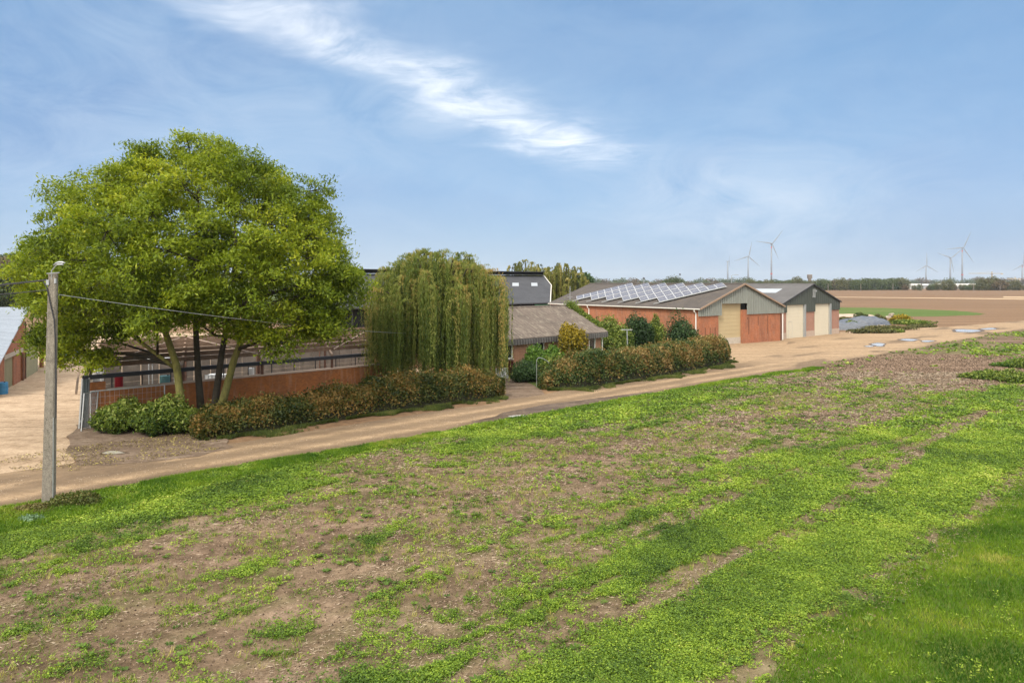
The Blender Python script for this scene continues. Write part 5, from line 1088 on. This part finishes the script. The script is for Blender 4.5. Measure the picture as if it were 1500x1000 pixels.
def cable(name, label, a, b, sag, r, n=24, mat=m_steel):
    a = Vector(a); b = Vector(b); t = tag(bpy.data.objects.new(name, None), None); bpy.data.objects.remove(t)
    mb = MB(); pts = [a.lerp(b, i / n) - Vector((0, 0, sag * 4 * (i / n) * (1 - i / n))) for i in range(n + 1)]; mb.tube(pts, r, 5)
    o = mb.build(name, mat, None, a); o.location = a; return tag(o, label, 'cable')
cable('overhead_cable', 'thick bundled black overhead cable running left from the pole top', (PX - .03, PY, 7.62), (PX - 22, PY + 9, 7.9), .55, .028)
cable('overhead_cable', 'thinner lower black cable running left from the concrete pole', (PX - .05, PY, 7.28), (PX - 22, PY + 9, 6.9), .35, .016)
cable('overhead_cable', 'thin pale cable running right from the pole into the ash crown', (PX + .35, PY, 7.12), (-3.4, 58.6, 3.4), .45, .011, mat=m_galv)

# ================================================================ small things
for px, py, s_, lb in ((291, 634, .24, 'pale round stone at the foot of the ash trunk, left one'), (297, 638, .28, 'larger pale stone right of the ash trunk at the hedge end')):
    q = G(px, py); mb = MB(); bm = bmesh.new(); bmesh.ops.create_icosphere(bm, subdivisions=3, radius=s_)
    for v in bm.verts: v.co *= 1 + (float(fbm(np.array(v.co.x * 5 + px), np.array(v.co.y * 5 + v.co.z * 3), 3)) - .5) * .5; v.co.z *= .6
    me = bpy.data.meshes.new('stone'); bm.to_mesh(me); bm.free(); me.polygons.foreach_set('use_smooth', [True] * len(me.polygons)); o = link('stone', me, None, m_conc_l); o.location = (q[0], q[1], .16); tag(o, lb, 'stone')
p = at(920, 66, 500); t = thing('washing_line_post', 'grey T shaped washing line post behind the tall hedge', 'post', (p[0], 66, 0)); mb = MB(); mb.tube([(0, 0, 0), (-.1, 0, 3.25)], .045, 8); mb.build('post', m_galv, t); mb = MB(); mb.bar((-.65, -.1, 3.25), (.4, .1, 3.22), .08); mb.build('crossbar', m_galv, t)
q = G(786, 566); t = thing('metal_arch', 'thin rusty metal garden arch in front of the green shrubs by the driveway', 'arch', (q[0], q[1], 0), R(25)); mb = MB(); mb.tube([(0, 0, 0), (0, 0, 1.9), (.15, 0, 2.1), (.45, 0, 2.05), (.9, 0, 1.8), (1.3, 0, 1.3), (1.4, 0, 0)], .025, 6); mb.build('arch_tube', m_galv, t); mb = MB()
for z in (.4, .8, 1.2, 1.6): mb.bar((0, 0, z), (1.35, 0, z * .8), .015)
mb.build('arch_wire', m_rust, t)
p = at(738, 57, 530); t = thing('planter', 'white planter box under the bungalow window beside the willow', 'planter', (p[0] - .1, 56.6, 0), th4); mb = MB(); mb.box(-.55, -.2, 0, -.1, .2, .8); mb.box(.1, -.2, 0, .5, .2, .8); mb.build('box', m_wp, t)
p = at(835, 100, 430); t = thing('aerial_mast', 'thin aerial mast in front of the solar barn roof', 'aerial', (p[0], 80, 0)); t.location.x = at(835, 80, 430)[0]
mb = MB(); mb.tube([(0, 0, 0), (0, 0, 7.2)], .03, 6); mb.build('mast', m_galv, t); mb = MB(); mb.bar((-.3, 0, 6.0), (.3, 0, 6.0), .02); mb.bar((-.2, 0, 6.6), (.2, 0, 6.6), .02); mb.bar((-.12, 0, 6.9), (.12, 0, 6.9), .02); mb.build('antenna', m_galv, t)
# silage clamp and its clutter at the right end of the barns
m_tarp = plain('grey_tarpaulin', (.12, .128, .145), .45, sc=1.5, c2=(.055, .06, .072), stretch=(.4, 3, 1), bmp=.2)
def mound(name, label, c, rx, ry, h, mat, cat, rz=0.0, prt='cover', rib=0):
    t = thing(name, label, cat, (c[0], c[1], 0), rz); n = 28; X, Y = np.meshgrid(np.linspace(-1, 1, n * 2), np.linspace(-1, 1, n)); rr_ = np.maximum(np.abs(X) ** 2.4 + np.abs(Y) ** 2.4, 0)
    Z = h * np.clip(1 - rr_, 0, 1) ** .45 * (.8 + .5 * fbm(X * 3 + c[0], Y * 2, 4)) + rib * .09 * np.sin(X * 22 + 3 * fbm(Y * 2, X, 2)) * (1 - rr_ > 0) - .02
    sheet(prt, X * rx, Y * ry, 0, mat, None, zf=lambda a, b: Z, parent=t); return t
q = G(1268, 478); t = mound('silage_clamp', 'low long silage heap under grey tarpaulin right of the dark gabled barn', (q[0] + 1.5, q[1] + 4), 8.0, 3.2, 1.35, m_tarp, 'silage heap', R(42), 'tarpaulin', 1)
q = G(1250, 483); mound('tarpaulin_heap', 'smaller grey tarpaulin heap touching the corner of the dark barn', (q[0] + .3, q[1] + 2.5), 4.2, 2.4, 1.0, m_tarp, 'tarpaulin', R(30), 'tarpaulin', 1)
q = G(1245, 463); mound('white_tarpaulin', 'flat whitish tarpaulin strip behind the silage heap', (q[0], q[1]), 6.5, 2.5, .5, m_conc_l, 'tarpaulin', R(20), 'tarpaulin')
for px, py, rx, ry, h, lb, cc in ((1335, 475, 4.6, 2.6, .9, 'grassy earth mound with dry tufts right of the silage heap', GRN), (1275, 488, 4.2, 1.2, .8, 'weedy edge of dry plants in front of the silage heap', FB), (1300, 483, 5.0, 1.5, .75, 'yellow green weeds at the right foot of the silage heap', FB), (1262, 470, 1.5, 1.0, 1.7, 'olive weeds growing on top of the grey tarpaulin heap', FA), (1248, 480, 1.4, .9, 1.2, 'dark green weed clump between the two tarpaulin heaps', GRN), (1320, 473, 2.2, 1.2, 1.5, 'mustard yellow tufts on the right end of the silage heap', GLD), (1238, 474, 1.6, .9, 1.3, 'dry straw coloured weeds at the dark barn corner', FB), (1288, 472, 1.3, .8, 1.4, 'small olive weed tuft standing on the silage heap crest', FB), (1306, 487, 2.6, .9, .5, 'low grey green weeds nearest the dirt track by the silage heap', GRN), (1348, 479, 3.2, 1.1, .45, 'flat thin grass patch at the far right end of the earth mound', FB)):
    q = G(px, py); bush('weed_clump', lb, q, rx, ry, h, cc, 2600, .28, 9, cat='weeds')
q = G(1291, 464); t = thing('tyre_pile', 'small pale pile of old tyres and rubble beyond the silage heap', 'pile', (q[0], q[1] - 4, 0)); 
for i, (a, c, z) in enumerate(((-.5, 0, .15), (.5, .2, .15), (0, .1, .45), (.1, -.1, .8))):
    mb = MB(); ring = [(a + .45 * math.cos(w_), c + .45 * math.sin(w_), z + .1 * math.sin(w_ + i)) for w_ in np.linspace(0, 2 * math.pi, 15)]; mb.tube(ring, .14, 7, cap=False); mb.build('tyre', m_conc if i != 1 else m_steel, t, smooth=True)
for px, py, s_, lb in ((1250, 487.5, 1.5, 'pale concrete slab lying at the foot of the dark barn corner'), (1262, 484.5, 1.0, 'broken concrete piece among weeds at the silage heap front'), (1290, 478.5, 1.2, 'light rubble piece in the weeds near the silage heap right end')):
    q = G(px, py); t = thing('concrete_slab', lb, 'rubble', q, random.random()); mb = MB(); mb.add([(-s_, -.3, 0), (s_, -.4, 0), (s_ * .9, .4, 0), (-s_ * .8, .3, 0), (-s_ * .95, -.28, .22), (s_ * .9, -.35, .3), (s_ * .8, .36, .25), (-s_ * .7, .26, .3)], [(0, 3, 2, 1), (4, 5, 6, 7), (0, 1, 5, 4), (1, 2, 6, 5), (2, 3, 7, 6), (3, 0, 4, 7)]); mb.build('slab', m_conc_l, t)
# posts in the far field
for px in (1213, 1261, 1308, 1350, 1426, 1465): 
    p = at(px, 700, 420); t = thing('line_post', 'pale concrete line post standing before the distant tree row', 'post', (p[0], 700, 0), group='concrete posts along the far field edge'); mb = MB(); mb.tube([(0, 0, 0), (0, 0, 7.0)], [.34, .22], 6); mb.build('post', m_panel, t); mb = MB(); mb.bar((-.7, 0, 6.8), (.7, 0, 6.8), .15); mb.build('crossarm', m_panel, t)
# distant pale industrial halls
m_hall = plain('pale_hall_sheet', (.50, .50, .49), .6, sc=.1); m_hallr = plain('pale_hall_roof', (.72, .72, .70), .5, sc=.1)
for px0, px1, yt, lb in ((1322, 1350, 415.5, 'leftmost pale industrial hall beyond the distant trees'), (1366, 1392, 415.8, 'middle pale industrial hall beyond the distant trees'), (1396, 1429, 415.2, 'longest pale industrial hall beyond the trees under the tallest turbine'), (1464, 1474, 417.5, 'small pale hall right of the big distant trees'), (1477, 1483, 415.5, 'little white hall far right by the cranes')):
    Y = 980; a = at(px0, Y, 415); c = at(px1, Y, 415); w_ = c[0] - a[0]; hh = H - (yt - HZ) * Y / F; t = thing('industrial_hall', lb, 'hall', (a[0], Y, 0)); mb = MB(); mb.box(0, 0, 0, w_, 40, hh - 2.0); mb.build('wall', m_hall, t)
    mb = MB(); mb.prism([(-.5, hh - 2.0), (w_ + .5, hh - 2.0), (w_ * .97, hh), (w_ * .03, hh)], -.5, 40.5); mb.build('roof', m_hallr, t)
# wind turbines
m_turb = plain('turbine_white', (.20, .215, .245), .5, sc=.05, var=.05); m_rband = plain('turbine_red', (.5, .08, .07), .5)
def turbine(px, hy, HUB, R_px, ang0, lb, yaw=0.0, squash=1.0, band=False, pitchw=1.0):
    Y = (HUB - H) * F / (HZ - hy); p = at(px, Y, hy); Rb = R_px * Y / F; t = thing('wind_turbine', lb, 'wind turbine', (p[0], Y, 0), yaw, group='wind turbines on the horizon')
    mb = MB(); r0 = .00120 * Y; mb.tube([(0, 0, 0), (0, 0, HUB * .5), (0, 0, HUB - 1)], [r0, r0 * .85, r0 * .62], 12); tw = mb.build('tower', m_turb, t, smooth=True)
    if band: mb = MB(); zb_ = HUB * .28; mb.tube([(0, 0, zb_), (0, 0, zb_ + 3)], r0 * 1.15, 12); mb.tube([(0, 0, HUB * .9), (0, 0, HUB * .93)], r0 * .75, 12); mb.build('red_band', m_rband, tw)
    mb = MB(); mb.tube([(0, -5, HUB), (0, -4, HUB + .1), (0, 4, HUB + .2), (0, 6, HUB)], [1.0, 1.9, 1.9, 1.2], 10); mb.build('nacelle', m_turb, t, smooth=True)
    mb = MB(); mb.tube([(0, -7.5, HUB), (0, -6.5, HUB), (0, -5, HUB)], [.3, 1.4, 1.7], 10); mb.build('hub', m_turb, t, smooth=True)
    for j in range(3):
        a = R(ang0 + 120 * j); d = Vector((math.sin(a), 0, math.cos(a))); pr = Vector((math.cos(a), 0, -math.sin(a))); w0 = .0013 * Y * pitchw; c0 = Vector((0, -6, HUB)); mb = MB(); vs = []
        for f, w_, tk in ((.02, .7, .9), (.1, 1.0, .8), (.22, 1.25, .6), (.5, .85, .4), (.8, .5, .25), (1.0, .12, .1)):
            c1 = c0 + d * Rb * f; vs += [c1 - pr * w0 * w_ * .35, c1 + Vector((0, -tk * w0 * .35, 0)), c1 + pr * w0 * w_ * .65, c1 + Vector((0, tk * w0 * .35, 0))]
        fs = [(i * 4 + k, i * 4 + (k + 1) % 4, i * 4 + 4 + (k + 1) % 4, i * 4 + 4 + k) for i in range(5) for k in range(4)] + [(3, 2, 1, 0), (20, 21, 22, 23)]
        mb.add(vs, fs); mb.build('blade', m_turb, t)
turbine(1130, 357, 110, 25, 38, 'tall wind turbine with a blade pointing up right, above the two barns', band=True)
turbine(1096, 375.5, 108, 22.5, 12, 'wind turbine just left of the tall one, above the barn gable')
turbine(1066, 383, 105, 11, 25, 'thin slender turbine seen almost edge on, leftmost of all', yaw=R(65))
turbine(1356.5, 389, 100, 20, 0, 'leftmost turbine of the right hand group, one blade straight up')
turbine(1392, 378, 105, 22, 50, 'middle turbine of the right hand group, crossing blades with the tallest')
turbine(1409.5, 363, 115, 27, 25, 'tallest turbine of the right hand group with red tower bands', band=True)
turbine(1497.5, 388, 100, 19, 2, 'turbine cut by the right picture edge', band=True)
# cranes
def crane(px, hy, jl, jr, lb):
    Y = 1500; p = at(px, Y, hy); hh = p[2]; s_ = Y / F; t = thing('tower_crane', lb, 'crane', (p[0], Y, 0), group='tower cranes on the horizon'); m_cr = m_crane
    mb = MB(); mb.bar((0, 0, 0), (0, 0, hh), 1.6); mb.build('mast', m_cr, t); mb = MB(); mb.bar((-jl * s_, 0, hh), (jr * s_, 0, hh), 1.1, .9); mb.bar((0, 0, hh), (0, 0, hh + 4), 1.2)
    mb.bar((0, 0, hh + 4), (-jl * s_ * .6, 0, hh + .5), .2); mb.build('jib', m_cr, t); mb = MB(); mb.box(jr * s_ - 4, -1, hh - 2.2, jr * s_, 1, hh); mb.build('counterweight', m_conc, t); mb = MB(); mb.box(-1.5, -1.5, hh - 2.5, 1.5, 1.5, hh - .6); mb.build('cab', m_turb, t)
m_crane = plain('crane_paint', (.42, .32, .16), .6, sc=.2)
crane(1453, 400.5, 34, 16, 'tower crane with long jib on the right horizon'); crane(1487, 408.5, 11, 8, 'low tower crane beside the rightmost turbine')
p = at(1071.5, 150, 415); hh = H + 12 * 150 / F; t = thing('street_lamp', 'slim street lamp with one arm rising behind the solar barn ridge', 'lamp', (p[0], 150, 0)); mb = MB(); mb.tube([(0, 0, 0), (0, 0, hh - .1)], [.1, .06], 8); mb.build('post', m_galv, t); mb = MB(); mb.tube([(0, 0, hh - .15), (.2, 0, hh), (1.0, 0, hh + .1)], .045, 6); a_ = mb.build('arm', m_galv, t); mb = MB(); mb.box(.8, -.12, hh + .03, 1.45, .12, hh + .14); mb.build('lamp_head', m_galv, t)
p = at(1186, 900, 405); t = thing('water_tower', 'greyish square water tower rising above the distant trees', 'tower', (p[0], 900, 0)); mb = MB(); mb.tube([(0, 0, 0), (0, 0, 13.5)], 2.2, 8); mb.build('shaft', m_panel, t); mb = MB(); mb.box(-2.3, -2.3, 13.5, 2.3, 2.3, 18.2); mb.build('tank', m_panel, t); mb = MB(); mb.box(-2.5, -2.5, 18.2, 2.5, 2.5, 18.6); mb.build('rim', m_conc, t)
for px, Y, hy, lb in ((943, 800, 405.5, 'thin mast on the horizon left of the autumn copse'), (996, 900, 400, 'tall thin mast behind the copse')):
    p = at(px, Y, hy); t = thing('radio_mast', lb, 'mast', (p[0], Y, 0)); mb = MB(); mb.tube([(0, 0, 0), (0, 0, p[2])], [.5, .25], 6); mb.build('mast', m_galv, t); mb = MB(); mb.box(-1, -.5, p[2] - 2.5, 1, .5, p[2] - .8); mb.build('aerials', m_steel, t)
if HAZE > 0:
    mh = bpy.data.materials.new('haze_air'); mh.use_nodes = True; nt = mh.node_tree; nt.nodes.clear(); o = nt.nodes.new('ShaderNodeOutputMaterial'); v = nt.nodes.new('ShaderNodeVolumePrincipled'); v.inputs['Density'].default_value = HAZE; v.inputs['Color'].default_value = (.80, .87, .95, 1); v.inputs['Anisotropy'].default_value = .2
    nt.links.new(v.outputs[0], o.inputs['Volume']); mb = MB(); mb.box(-9500, -200, -1.5, 9500, 12500, 200); hz_o = mb.build('haze', mh); tag(hz_o, 'thin pale blue haze in the air', 'haze', kind='stuff')
